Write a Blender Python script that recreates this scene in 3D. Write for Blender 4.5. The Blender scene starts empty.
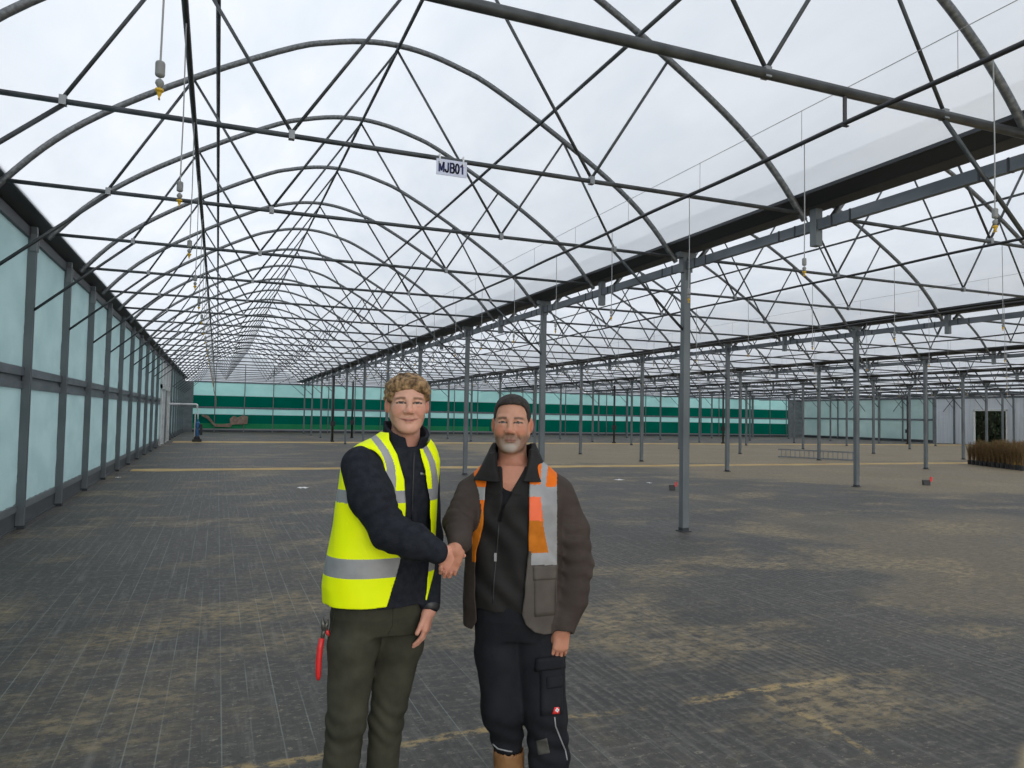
import bpy, math, random
import numpy as np
from mathutils import Vector, Matrix

SC = bpy.context.scene
COL = SC.collection
random.seed(7)

# ------------------------------------------------------------------ camera, world, fill sun, exposure
F_PX, YAW, PITCH, ROLL, CAM_H = 738.0, 0.37846, 0.04431, 0.0183, 1.70
def cam_axes():
    cy, sy, cp, sp = math.cos(YAW), math.sin(YAW), math.cos(PITCH), math.sin(PITCH)
    f = Vector((sy * cp, cy * cp, sp)); r = Vector((cy, -sy, 0)); u = r.cross(f)
    cr, sr = math.cos(ROLL), math.sin(ROLL)
    return cr * r + sr * u, -sr * r + cr * u, f
CR, CU, CF = cam_axes()
cam_data = bpy.data.cameras.new('camera'); cam = bpy.data.objects.new('camera', cam_data); COL.objects.link(cam)
m = Matrix((CR, CU, -CF)).transposed().to_4x4(); m.translation = (0, 0, CAM_H); cam.matrix_world = m
cam_data.sensor_width = 36.0; cam_data.lens = F_PX / 1024 * 36.0; cam_data.clip_start = 0.05; cam_data.clip_end = 400
SC.camera = cam

SC.view_settings.view_transform = 'Standard'; SC.view_settings.look = 'None'
SC.view_settings.gamma = 1.0; SC.view_settings.exposure = 0.0
try: SC.view_settings.use_curve_mapping = False
except Exception: pass
SC.render.film_transparent = False
SC.cycles.max_bounces = 8; SC.cycles.transparent_max_bounces = 24; SC.cycles.diffuse_bounces = 3
SC.cycles.sample_clamp_indirect = 6.0
SC.cycles.use_denoising = True

W = bpy.data.worlds.new('overcast_sky'); SC.world = W; W.use_nodes = True
nt = W.node_tree; nt.nodes.clear()
wo = nt.nodes.new('ShaderNodeOutputWorld'); wb = nt.nodes.new('ShaderNodeBackground')
tc = nt.nodes.new('ShaderNodeTexCoord'); mp = nt.nodes.new('ShaderNodeMapping'); nz = nt.nodes.new('ShaderNodeTexNoise'); cr_ = nt.nodes.new('ShaderNodeValToRGB')
mp.inputs['Scale'].default_value = (1, 1, 2); nz.inputs['Scale'].default_value = 1.6; nz.inputs['Detail'].default_value = 3
cr_.color_ramp.elements[0].position = .3; cr_.color_ramp.elements[0].color = (.80, .845, .905, 1)
cr_.color_ramp.elements[1].position = .7; cr_.color_ramp.elements[1].color = (.91, .94, .975, 1)
nt.links.new(tc.outputs['Generated'], mp.inputs['Vector']); nt.links.new(mp.outputs['Vector'], nz.inputs['Vector'])
nt.links.new(nz.outputs['Fac'], cr_.inputs['Fac']); nt.links.new(cr_.outputs['Color'], wb.inputs['Color'])
wb.inputs['Strength'].default_value = .97
nt.links.new(wb.outputs[0], wo.inputs[0])
sun_d = bpy.data.lights.new('fill_sun', 'SUN'); sun = bpy.data.objects.new('fill_sun', sun_d); COL.objects.link(sun)
sun_d.energy = 2.3; sun_d.angle = math.radians(50); sun_d.color = (1.0, .985, .96)
sun.rotation_euler = (math.radians(66), 0, math.radians(-14))  # soft low sun added behind the camera to brighten the two men

# ------------------------------------------------------------------ helpers
def node_mat(name, base=(.5, .5, .5), rough=.6, metal=0., spec=.5, noise=None, bump=None, vcol=None):
    """procedural material. noise=(scale, colour2, stretch) blotches; bump=(scale, strength, stretch)"""
    M = bpy.data.materials.new(name); M.use_nodes = True; t = M.node_tree
    b = t.nodes['Principled BSDF']; b.inputs['Base Color'].default_value = (*base, 1)
    b.inputs['Roughness'].default_value = rough; b.inputs['Metallic'].default_value = metal
    b.inputs['Specular IOR Level'].default_value = spec
    co = t.nodes.new('ShaderNodeTexCoord')
    def noise_node(scale, st, detail=4):
        mpn = t.nodes.new('ShaderNodeMapping'); mpn.inputs['Scale'].default_value = st
        n = t.nodes.new('ShaderNodeTexNoise'); n.inputs['Scale'].default_value = scale; n.inputs['Detail'].default_value = detail
        t.links.new(co.outputs['Object'], mpn.inputs['Vector']); t.links.new(mpn.outputs['Vector'], n.inputs['Vector'])
        return n
    src = None
    if vcol:
        a = t.nodes.new('ShaderNodeAttribute'); a.attribute_name = vcol; src = a.outputs['Color']
        t.links.new(src, b.inputs['Base Color'])
    if noise:
        n = noise_node(noise[0], noise[2] if len(noise) > 2 else (1, 1, 1))
        r = t.nodes.new('ShaderNodeValToRGB'); r.color_ramp.elements[0].position = .35; r.color_ramp.elements[1].position = .68
        r.color_ramp.elements[0].color = (*base, 1); r.color_ramp.elements[1].color = (*noise[1], 1)
        t.links.new(n.outputs['Fac'], r.inputs['Fac'])
        if src:
            mx = t.nodes.new('ShaderNodeMix'); mx.data_type = 'RGBA'; mx.blend_type = 'MULTIPLY'; mx.inputs['Factor'].default_value = 1
            t.links.new(src, mx.inputs['A']); t.links.new(r.outputs['Color'], mx.inputs['B']); t.links.new(mx.outputs['Result'], b.inputs['Base Color'])
        else:
            t.links.new(r.outputs['Color'], b.inputs['Base Color'])
    if bump:
        n = noise_node(bump[0], bump[2] if len(bump) > 2 else (1, 1, 1), 5)
        bp = t.nodes.new('ShaderNodeBump'); bp.inputs['Strength'].default_value = bump[1]; bp.inputs['Distance'].default_value = bump[3] if len(bump) > 3 else .01
        t.links.new(n.outputs['Fac'], bp.inputs['Height']); t.links.new(bp.outputs['Normal'], b.inputs['Normal'])
    return M

class MB:
    """collects shapes, then links them as ONE mesh object"""
    def __init__(s): s.v = []; s.f = []; s.mi = []; s.cm = 0
    def add(s, vs, fs):
        o = len(s.v); s.v += [tuple(v) for v in vs]; s.f += [tuple(i + o for i in f) for f in fs]; s.mi += [s.cm] * len(fs); return s
    def box(s, lo, hi, rot=None, at=None):
        x0, y0, z0 = lo; x1, y1, z1 = hi
        vs = [Vector((x, y, z)) for z in (z0, z1) for y in (y0, y1) for x in (x0, x1)]
        if rot: vs = [rot @ v for v in vs]
        if at is not None: vs = [v + Vector(at) for v in vs]
        return s.add(vs, [(0, 2, 3, 1), (4, 5, 7, 6), (0, 1, 5, 4), (2, 6, 7, 3), (0, 4, 6, 2), (1, 3, 7, 5)])
    def tube(s, pts, r, n=8, caps=True):
        pts = [Vector(p) for p in pts]; rs = r if isinstance(r, (list, tuple)) else [r] * len(pts)
        vs = []; up = None
        for i, p in enumerate(pts):
            t = (pts[min(i + 1, len(pts) - 1)] - pts[max(i - 1, 0)]).normalized()
            if up is None:
                up = Vector((0, 0, 1)) if abs(t.z) < .9 else Vector((1, 0, 0))
            a = t.cross(up).normalized(); b = a.cross(t).normalized(); up = b
            vs += [p + rs[i] * (math.cos(2 * math.pi * k / n) * a + math.sin(2 * math.pi * k / n) * b) for k in range(n)]
        fs = [(i * n + k, i * n + (k + 1) % n, (i + 1) * n + (k + 1) % n, (i + 1) * n + k) for i in range(len(pts) - 1) for k in range(n)]
        if caps:
            fs += [tuple(range(n - 1, -1, -1)), tuple((len(pts) - 1) * n + k for k in range(n))]
        return s.add(vs, fs)
    def lathe(s, prof, c=(0, 0, 0), n=14):
        """prof [(r, z)...] turned about the vertical through c"""
        vs = [(c[0] + r * math.cos(2 * math.pi * k / n), c[1] + r * math.sin(2 * math.pi * k / n), c[2] + z) for r, z in prof for k in range(n)]
        fs = [(i * n + k, i * n + (k + 1) % n, (i + 1) * n + (k + 1) % n, (i + 1) * n + k) for i in range(len(prof) - 1) for k in range(n)]
        fs += [tuple(range(n - 1, -1, -1)), tuple((len(prof) - 1) * n + k for k in range(n))]
        return s.add(vs, fs)
    def extrude(s, prof, y0, y1, closed=True, plane='xz'):
        n = len(prof)
        vs = [(x, y, z) for y in (y0, y1) for x, z in prof]
        fs = [(k, (k + 1) % n, n + (k + 1) % n, n + k) for k in range(n if closed else n - 1)]
        if closed: fs += [tuple(range(n - 1, -1, -1)), tuple(range(n, 2 * n))]
        return s.add(vs, fs)
    def build(s, name, mats, parent=None, smooth=False, loc=None):
        me = bpy.data.meshes.new(name); me.from_pydata(s.v, [], s.f)
        for mm in (mats if isinstance(mats, (list, tuple)) else [mats]): me.materials.append(mm)
        me.polygons.foreach_set('material_index', s.mi)
        if smooth: me.polygons.foreach_set('use_smooth', [True] * len(me.polygons))
        me.update()
        o = bpy.data.objects.new(name, me); COL.objects.link(o)
        if parent is not None: o.parent = parent
        if loc is not None: o.location = loc
        return o

def tag(o, label, cat, group=None, kind=None):
    assert 4 <= len(label.split()) <= 16, label
    o['label'] = label; o['category'] = cat
    if group: o['group'] = group
    if kind: o['kind'] = kind
    return o
def struct(o, label=None, cat=None):
    o['kind'] = 'structure'
    if label: o['label'] = label
    if cat: o['category'] = cat
    return o
def empty(name, loc=(0, 0, 0), rz=0.):
    o = bpy.data.objects.new(name, None); COL.objects.link(o); o.location = loc; o.rotation_euler = (0, 0, rz); o.empty_display_size = .2
    return o
def copy_tree(o, parent=None):
    c = o.copy(); COL.objects.link(c); c.parent = parent
    for ch in list(o.children): copy_tree(ch, c)
    return c
def visible(pts, margin=40):
    for p in pts:
        d = Vector(p) - Vector((0, 0, CAM_H)); z = d.dot(CF)
        if z < .3: continue
        u = 512 + F_PX * d.dot(CR) / z; v = 384 - F_PX * d.dot(CU) / z
        if -margin < u < 1024 + margin and -margin < v < 768 + margin: return True
    return False
ORD = ('first second third fourth fifth sixth seventh eighth ninth tenth eleventh twelfth thirteenth fourteenth fifteenth sixteenth '
       'seventeenth eighteenth nineteenth twentieth twenty-first twenty-second twenty-third twenty-fourth twenty-fifth twenty-sixth twenty-seventh '
       'twenty-eighth twenty-ninth thirtieth thirty-first thirty-second thirty-third thirty-fourth thirty-fifth thirty-sixth thirty-seventh '
       'thirty-eighth thirty-ninth fortieth').split()

# ------------------------------------------------------------------ materials
steel = node_mat('galvanised_steel', (.046, .051, .054), .45, .3, .4, noise=(6., (.085, .093, .097)))
steel_arch = node_mat('ribbed_arch_tube', (.10, .107, .110), .42, .35, .45, noise=(5., (.20, .21, .215), (6, 1, 6)))
steel_post = node_mat('galvanised_post', (.125, .14, .147), .5, .3, .4, noise=(3., (.19, .21, .218), (1, 1, .3)))
steel_dark = node_mat('gutter_steel', (.042, .046, .051), .5, .35, .4, noise=(2., (.065, .07, .077), (1, .2, 1)))
steel_beam = node_mat('beam_steel', (.12, .14, .155), .5, .35, .4, noise=(5., (.19, .21, .23), (1, .3, 1)))
steel_light = node_mat('zinc_fitting', (.24, .25, .255), .4, .5)
black_pipe = node_mat('black_polyethylene', (.022, .022, .024), .5)
grey_rubber = node_mat('grey_hose', (.30, .31, .31), .55)
weight_grey = node_mat('grey_weight', (.22, .225, .22), .5)
yellow_plastic = node_mat('yellow_plastic', (.60, .36, .012), .4)
white_plastic = node_mat('white_plastic', (.74, .75, .75), .4)
white_paint = node_mat('white_paint', (.62, .63, .61), .5, noise=(4., (.52, .53, .51)))
board_grey = node_mat('grey_kickboard', (.13, .145, .15), .55, noise=(2.5, (.18, .195, .20), (1, .3, 2)))
kick_dark = node_mat('dark_kickboard', (.055, .060, .064), .55, noise=(2.5, (.085, .092, .097), (1, .3, 2)))
blue_plastic = node_mat('blue_plastic', (.03, .13, .30), .4)
black_plastic = node_mat('black_plastic', (.02, .02, .022), .45)
red_plastic = node_mat('red_plastic', (.70, .03, .03), .4)
paper = node_mat('white_paper', (.88, .88, .87), .8)
sand_mat = node_mat('bare_sand', (.42, .29, .12), .9, 0, .2, noise=(1.6, (.54, .40, .20)), bump=(30., .4, (1, 1, 1), .01))
straw_brown = node_mat('brown_stems', (.115, .065, .022), .8, noise=(9., (.20, .125, .045)))
hedge_green = node_mat('hedge_leaf', (.015, .03, .012), .7, noise=(2., (.045, .07, .025)))
grass_green = node_mat('grass_blade', (.03, .09, .02), .7)
wood_brown = node_mat('hedge_wood', (.05, .035, .022), .8)
brown_stain = node_mat('brown_plastic_sheet', (.20, .13, .09), .6, noise=(5., (.30, .22, .17)))

def film_mat(name, base, transp, colour2=None, trans_w=.55, streak=(1, 1, 1), scale=.8, tcol=(.93, .945, .96)):
    """greenhouse film: some of the light goes straight through, some scatters"""
    M = bpy.data.materials.new(name); M.use_nodes = True; t = M.node_tree; t.nodes.clear()
    out = t.nodes.new('ShaderNodeOutputMaterial'); co = t.nodes.new('ShaderNodeTexCoord'); mpn = t.nodes.new('ShaderNodeMapping')
    mpn.inputs['Scale'].default_value = streak; n = t.nodes.new('ShaderNodeTexNoise'); n.inputs['Scale'].default_value = scale; n.inputs['Detail'].default_value = 4
    r = t.nodes.new('ShaderNodeValToRGB'); r.color_ramp.elements[0].position = .35; r.color_ramp.elements[1].position = .65
    r.color_ramp.elements[0].color = (*base, 1); r.color_ramp.elements[1].color = (*(colour2 or base), 1)
    t.links.new(co.outputs['Object'], mpn.inputs['Vector']); t.links.new(mpn.outputs['Vector'], n.inputs['Vector']); t.links.new(n.outputs['Fac'], r.inputs['Fac'])
    df = t.nodes.new('ShaderNodeBsdfDiffuse'); tl = t.nodes.new('ShaderNodeBsdfTranslucent'); tr = t.nodes.new('ShaderNodeBsdfTransparent')
    bp = t.nodes.new('ShaderNodeBump'); bp.inputs['Strength'].default_value = .35; bp.inputs['Distance'].default_value = .03
    t.links.new(n.outputs['Fac'], bp.inputs['Height'])
    t.links.new(bp.outputs['Normal'], df.inputs['Normal']); t.links.new(bp.outputs['Normal'], tl.inputs['Normal'])
    t.links.new(r.outputs['Color'], df.inputs['Color']); t.links.new(r.outputs['Color'], tl.inputs['Color'])
    tr.inputs['Color'].default_value = (*tcol, 1)
    m1 = t.nodes.new('ShaderNodeMixShader'); m1.inputs[0].default_value = trans_w
    t.links.new(df.outputs[0], m1.inputs[1]); t.links.new(tl.outputs[0], m1.inputs[2])
    if transp <= 0:
        t.links.new(m1.outputs[0], out.inputs[0])
    else:
        m2 = t.nodes.new('ShaderNodeMixShader'); m2.inputs[0].default_value = transp
        t.links.new(m1.outputs[0], m2.inputs[1]); t.links.new(tr.outputs[0], m2.inputs[2]); t.links.new(m2.outputs[0], out.inputs[0])
    return M
roof_film = film_mat('clear_roof_film', (.77, .81, .86), .15, (.86, .885, .92), .93, (1, .35, 1), 1.4, (.93, .94, .96))
teal_film = film_mat('pale_teal_film', (.33, .47, .475), 0, (.39, .54, .54), .5, (1, .8, 1.6), 1.2)
green_film = film_mat('dark_green_film', (.0, .165, .112), 0, (.002, .195, .132), .25, (1, 1, 1), .6)
bright_green_film = film_mat('mid_green_film', (.03, .28, .12), 0, (.04, .33, .15), .3, (1, 1, 1), .6)
far_teal_film = film_mat('striped_wall_teal_film', (.60, .85, .82), 0, (.66, .90, .87), .5, (1, .8, 1.6), 1.2)
grey_teal_film = film_mat('greyish_teal_film', (.56, .69, .675), 0, (.68, .80, .78), .5, (1, .6, .6), .8)
ribbed_white = film_mat('ribbed_white_sheet', (.68, .71, .74), 0, (.80, .83, .86), .5, (1, 6, .2), 1.5)

def floor_material():
    M = bpy.data.materials.new('woven_ground_cover'); M.use_nodes = True; t = M.node_tree; L = t.links.new
    b = t.nodes['Principled BSDF']; co = t.nodes.new('ShaderNodeTexCoord'); P = co.outputs['Object']
    sep = t.nodes.new('ShaderNodeSeparateXYZ'); L(P, sep.inputs[0])
    def noise(scale, st=(1, 1, 1), detail=5, rough=.55, off=(0, 0, 0)):
        mpn = t.nodes.new('ShaderNodeMapping'); mpn.inputs['Scale'].default_value = st; mpn.inputs['Location'].default_value = off
        n = t.nodes.new('ShaderNodeTexNoise'); n.inputs['Scale'].default_value = scale; n.inputs['Detail'].default_value = detail; n.inputs['Roughness'].default_value = rough
        L(P, mpn.inputs['Vector']); L(mpn.outputs['Vector'], n.inputs['Vector']); return n.outputs['Fac']
    def ma(op, a, bb=None, c=None, clamp=False):
        n = t.nodes.new('ShaderNodeMath'); n.operation = op; n.use_clamp = clamp
        for i, x in enumerate((a, bb, c)):
            if x is None: continue
            if isinstance(x, (int, float)): n.inputs[i].default_value = x
            else: L(x, n.inputs[i])
        return n.outputs[0]
    def sm(x, a, bb):
        n = t.nodes.new('ShaderNodeMapRange'); n.interpolation_type = 'SMOOTHSTEP'; n.clamp = True
        n.inputs['From Min'].default_value = a; n.inputs['From Max'].default_value = bb
        if isinstance(x, (int, float)): n.inputs['Value'].default_value = x
        else: L(x, n.inputs['Value'])
        return n.outputs[0]
    def mix(f, a, bb):
        n = t.nodes.new('ShaderNodeMix'); n.data_type = 'RGBA'
        if isinstance(f, (int, float)): n.inputs['Factor'].default_value = f
        else: L(f, n.inputs['Factor'])
        for s_, x in (('A', a), ('B', bb)):
            if isinstance(x, tuple): n.inputs[s_].default_value = (*x, 1)
            else: L(x, n.inputs[s_])
        return n.outputs['Result']
    X, Y = sep.outputs['X'], sep.outputs['Y']
    big = noise(.35, (1, 1, 1), 4)
    fine = noise(16., (1, 1, 1), 3)
    grit = noise(11., (.8, 1.3, 1), 6, .75)
    streakx = noise(5., (.25, 2.6, 1), 5, .65)       # scuffs running across the tunnel
    streaky = noise(5., (3.2, .22, 1), 5, .65)       # creases running along the tunnel
    base = mix(sm(big, .35, .65), (.036, .0345, .031), (.064, .060, .053))
    base = mix(ma('MULTIPLY', sm(streaky, .5, .72), .55), base, (.15, .145, .13))
    base = mix(ma('MULTIPLY', sm(streakx, .52, .75), .5), base, (.165, .155, .13))
    speck = noise(24., (.7, 1.3, 1), 4, .8)
    base = mix(ma('MULTIPLY', sm(fine, .5, .72), .4), base, (.19, .175, .145))
    base = mix(ma('MULTIPLY', sm(speck, .56, .68), ma('MULTIPLY', sm(big, .25, .6), .75)), base, (.30, .265, .20))
    base = mix(ma('MULTIPLY', sm(noise(31., (1.2, .8, 1), 3, .7, (7, 7, 0)), .60, .66), .5), base, (.012, .012, .012))
    # pale threads woven in every 15 cm
    fr = ma('FRACT', ma('DIVIDE', X, .15)); th = ma('LESS_THAN', ma('ABSOLUTE', ma('SUBTRACT', fr, .5)), .022)
    thm = ma('MULTIPLY', th, ma('MULTIPLY', sm(noise(1.3, (3, .5, 1), 3), .36, .6), sm(X, 3.5, .6)))
    base = mix(ma('MULTIPLY', thm, .45), base, (.26, .30, .27))
    # rucks in the loose cloth on the right
    wob = ma('MULTIPLY', noise(1.2, (1, .3, 1), 3), .22)
    ruck = ma('SINE', ma('MULTIPLY', ma('ADD', X, wob), 95.))
    ruckm = ma('MULTIPLY', sm(noise(.8, (1, .6, 1), 3, .5, (5, 3, 0)), .38, .6), sm(X, .4, 2.0))
    base = mix(ma('MULTIPLY', ma('MULTIPLY', ma('MULTIPLY', sm(ruck, .1, .95), ruckm), sm(grit, .38, .6)), .42), base, (.18, .17, .15))
    # blown sand
    pat = noise(.62, (.75, 1.0, 1), 6, .66, (3.1, 1.7, 0))
    sandm = ma('MULTIPLY', sm(pat, .49, .64), sm(grit, .38, .60))
    sand = mix(sm(noise(3., (1, 1, 1), 4), .35, .65), (.25, .19, .10), (.36, .275, .15))
    base = mix(ma('MULTIPLY', sandm, .7), base, sand)
    # the bed that is mostly bare ground, beyond the second row of posts
    wx = ma('MULTIPLY', ma('SUBTRACT', noise(.3, (1, 1, 1), 4), .5), 9.)
    Xw = ma('ADD', X, wx); Yw = ma('ADD', Y, ma('MULTIPLY', ma('SUBTRACT', noise(.4, (1, 1, 1), 4, .5, (9, 2, 0)), .5), 7.))
    bed1 = ma('MULTIPLY', sm(Xw, 10., 12.5), ma('MULTIPLY', sm(Yw, 23.6, 25.), sm(Yw, 44., 42.)))
    bed2 = ma('MULTIPLY', sm(ma('SUBTRACT', Xw, ma('MULTIPLY', Y, -.35)), 19.5, 22.), ma('MULTIPLY', sm(Yw, 11., 14.), sm(Yw, 24.5, 23.5)))
    bed3 = ma('MULTIPLY', ma('MULTIPLY', sm(Xw, 6.7, 7.6), sm(Xw, 15.5, 12.5)), ma('MULTIPLY', sm(Yw, 2.5, 4.5), sm(Yw, 10.8, 9.)))
    bed = ma('MAXIMUM', ma('MAXIMUM', bed1, ma('MULTIPLY', bed2, .8)), ma('MULTIPLY', bed3, .45))
    earth = mix(sm(grit, .35, .65), (.155, .12, .070), (.31, .24, .138))
    base = mix(ma('MULTIPLY', bed, .85), base, earth)
    # seams where two cloths overlap, filled with sand
    jag = ma('MULTIPLY', ma('SUBTRACT', noise(2.2, (1, 1, 1), 4), .5), .22)
    def seam(coord, at, lo, hi, along, w):
        d = ma('ABSOLUTE', ma('SUBTRACT', ma('ADD', coord, jag), at))
        return ma('MULTIPLY', sm(d, w, w * .3), ma('MULTIPLY', ma('MULTIPLY', ma('GREATER_THAN', along, lo), ma('LESS_THAN', along, hi)), sm(grit, .42, .56)))
    s1 = ma('MULTIPLY', seam(Y, 3.82, -.3, 4.9, X, .05), ma('MULTIPLY', sm(noise(1.7, (1, 1, 1), 3), .36, .5), sm(X, 4.9, 3.2)))
    s2 = ma('MULTIPLY', seam(X, 3.22, 2.9, 3.75, Y, .035), .7)
    s3 = ma('MULTIPLY', sm(ma('ABSOLUTE', ma('SUBTRACT', ma('ADD', ma('ADD', Y, ma('MULTIPLY', X, -.42)), ma('MULTIPLY', jag, 3.)), 6.6)), .42, .05), ma('MULTIPLY', ma('MULTIPLY', sm(X, -1.4, -.6), sm(X, 1.2, .3)), ma('MULTIPLY', sm(grit, .40, .62), .55)))
    seams = ma('MAXIMUM', s1, ma('MAXIMUM', s2, s3))
    base = mix(ma('MULTIPLY', seams, .85), base, (.38, .275, .12))
    pile = sm(ma('ADD', ma('ADD', ma('MULTIPLY', X, .5), ma('MULTIPLY', Y, -1.)), jag), -.72, -.55)
    base = mix(pile, base, (.50, .38, .20))
    L(base, b.inputs['Base Color'])
    L(ma('ADD', ma('MULTIPLY', big, .3), .48), b.inputs['Roughness']); b.inputs['Specular IOR Level'].default_value = .35
    hgt = ma('ADD', ma('MULTIPLY', ma('MULTIPLY', ruck, ruckm), .25), ma('ADD', ma('MULTIPLY', streaky, .8), ma('MULTIPLY', grit, .5)))
    bp = t.nodes.new('ShaderNodeBump'); bp.inputs['Strength'].default_value = .45; bp.inputs['Distance'].default_value = .012
    L(hgt, bp.inputs['Height']); L(bp.outputs['Normal'], b.inputs['Normal'])
    return M
floor_mat = floor_material()

# ------------------------------------------------------------------ layout of the greenhouse
S, Y0 = 2.6887, 12.26                       # frame spacing, frame zero
SPAN, XC, XL = 9.20, 6.67, -2.53            # span width, first post row, left wall posts
NS = 7
YEND, XR = 66.0, XC + 6 * SPAN
YK = lambda k: Y0 + k * S
XM = lambda j: XC - SPAN / 2 + j * SPAN     # middle of span j
ROW = lambda j: XC + j * SPAN               # post row j, right of span j
SPANNAME = ['the left span above the two men', 'the second span from the left', 'the third span from the left', 'the fourth span from the left',
            'the fifth span from the left', 'the sixth span from the left', 'the seventh span, by the right wall']
CH = 4.21                                   # height of the tie bars
KP = [(0, 6.63), (.45, 6.59), (.9, 6.48), (1.3, 6.34), (2.1, 5.93), (3.0, 5.40), (3.6, 4.98), (4.0, 4.62), (4.33, 4.24), (4.42, 4.13)]
def arch_curve(n=5):
    k = [(-x, z) for x, z in KP[:0:-1]] + KP
    out = []
    for i in range(len(k) - 1):
        p0, p1, p2, p3 = k[max(i - 1, 0)], k[i], k[i + 1], k[min(i + 2, len(k) - 1)]
        for a in range(n):
            u = a / n
            out.append(tuple(.5 * (2 * p1[c] + (p2[c] - p0[c]) * u + (2 * p0[c] - 5 * p1[c] + 4 * p2[c] - p3[c]) * u * u + (3 * p1[c] - p0[c] - 3 * p2[c] + p3[c]) * u ** 3) for c in (0, 1)))
    return out + [k[-1]]
ARCH = arch_curve(3)

# ------------------------------------------------------------------ shell
fl = MB().box((-3.2, -9, -.12), (XR + 1.0, YEND + .6, 0)).build('floor', floor_mat); struct(fl)
for nm, ya, yb, xa, xb in (('path', 22.85, 23.75, -2.2, 36.), ('path', 43.1, 45.2, -2.2, 60.)):
    mb = MB(); n = 60; vs = []; rr = random.Random(int(ya))
    for i in range(n + 1):
        x = xa + (xb - xa) * i / n
        vs += [(x, ya + rr.uniform(-.10, .10), .004), (x, (ya + yb) / 2, .016), (x, yb + rr.uniform(-.10, .10), .004)]
    fs = [(3 * i + c, 3 * i + 3 + c, 3 * i + 4 + c, 3 * i + 1 + c) for i in range(n) for c in (0, 1)]
    p = mb.add(vs, fs).build(nm, sand_mat); struct(p)

# roof film, one sheet per span
for j in range(NS):
    mb = MB(); prof = [(XM(j) - (4.43 if j == 0 else 4.29), 4.375)] + [(XM(j) + x, z + .045) for x, z in ARCH if z > 4.45] + [(XM(j) + 4.29, 4.375)]
    ys = [-7.0 + i * (YEND + 7.2) / 12 for i in range(13)]
    n = len(prof)
    vs = [(x, y, z) for y in ys for x, z in prof]
    fs = [(a * n + k, a * n + k + 1, (a + 1) * n + k + 1, (a + 1) * n + k) for a in range(len(ys) - 1) for k in range(n - 1)]
    struct(mb.add(vs, fs).build('ceiling', roof_film, smooth=True))

# left wall: kickboard, lower film, double rail, upper film
zb, zr0, zr1, zt = .34, 1.97, 2.27, 4.14
YW0, YD0, YD1 = -3.8, 39.0, 45.6
XW = -2.60
def wall_film(name, x, y0, y1, z0, z1, mat, th=.012, folds=True):
    """film with shallow diagonal folds pressed into it"""
    mb = MB(); ny = max(2, int((y1 - y0) / .12)); nz_ = 14 if folds else 2; vs = []
    rr = random.Random(3)
    for i in range(ny + 1):
        for k in range(nz_ + 1):
            y = y0 + (y1 - y0) * i / ny; z = z0 + (z1 - z0) * k / nz_; w = (z - z0) / (z1 - z0)
            d = 0
            if folds:
                d = .010 * math.sin(3.1 * y + 1.3 * math.sin(.7 * y)) * math.sin(math.pi * w) + .022 * max(0, 1 - w * 1.7) * math.sin(16 * (y + .55 * z) + math.sin(2.3 * y))
            vs.append((x + d, y, z))
    fs = [(i * (nz_ + 1) + k, (i + 1) * (nz_ + 1) + k, (i + 1) * (nz_ + 1) + k + 1, i * (nz_ + 1) + k + 1) for i in range(ny) for k in range(nz_)]
    return mb.add(vs, fs).build(name, mat, smooth=True)
wl = empty('wall_left'); struct(wl)
for ya, yb in ((YW0, YD0), (YD1, YEND)):
    struct(wall_film('wall_left_sheet', XW, ya, yb, zb - .04, zr0 + .06, teal_film)).parent = wl
    struct(wall_film('wall_left_sheet', XW, ya, yb, zr1 - .06, zt + .05, teal_film)).parent = wl
mb = MB()
for ya, yb in ((YW0, YD0), (YD1, YEND)):
    mb.cm = 0; mb.box((XW - .03, ya, 0), (XW + .015, yb, zb - .08)); mb.box((XW - .03, ya, 0), (XW + .04, yb, .03)); mb.cm = 1; mb.box((XW - .03, ya, zb - .10), (XW + .035, yb, zb))
struct(mb.build('baseboard_left', [kick_dark, board_grey]))
mb = MB()
for ya, yb in ((YW0, YD0), (YD1, YEND)):
    mb.box((XW - .02, ya, zr0), (XW + .04, yb, zr0 + .10)); mb.box((XW - .02, ya, zr0 + .10), (XW + .01, yb, zr1 - .12)); mb.box((XW - .02, ya, zr1 - .12), (XW + .05, yb, zr1))
struct(mb.build('trim_1', steel_beam))
# header plate beneath the left gutter
struct(MB().box((XW - .06, YW0, zt - .02), (XW + .05, YEND, zt + .12)).build('trim_2', steel_dark))
# white framed sliding door in the left wall
d = empty('door_1', (XW, (YD0 + YD1) / 2, 0)); struct(d)
h = (YD1 - YD0) / 2
mb = MB()
for y in (-h, -h / 3, h / 3, h - .22): mb.box((-.05, y, 0), (.10, y + .22, 4.10))
mb.box((-.05, -h, 2.75), (.10, h, 2.95)); struct(mb.build('door_frame', white_paint, d))
mb = MB(); mb.box((-.045, -h + .1, .05), (-.01, h - .1, 4.1)); struct(mb.build('door_panel', ribbed_white, d))
mb = MB(); mb.box((.03, -.30, .05), (.06, h / 3, 2.75)); struct(mb.build('door_leaf', board_grey, d))

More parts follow.
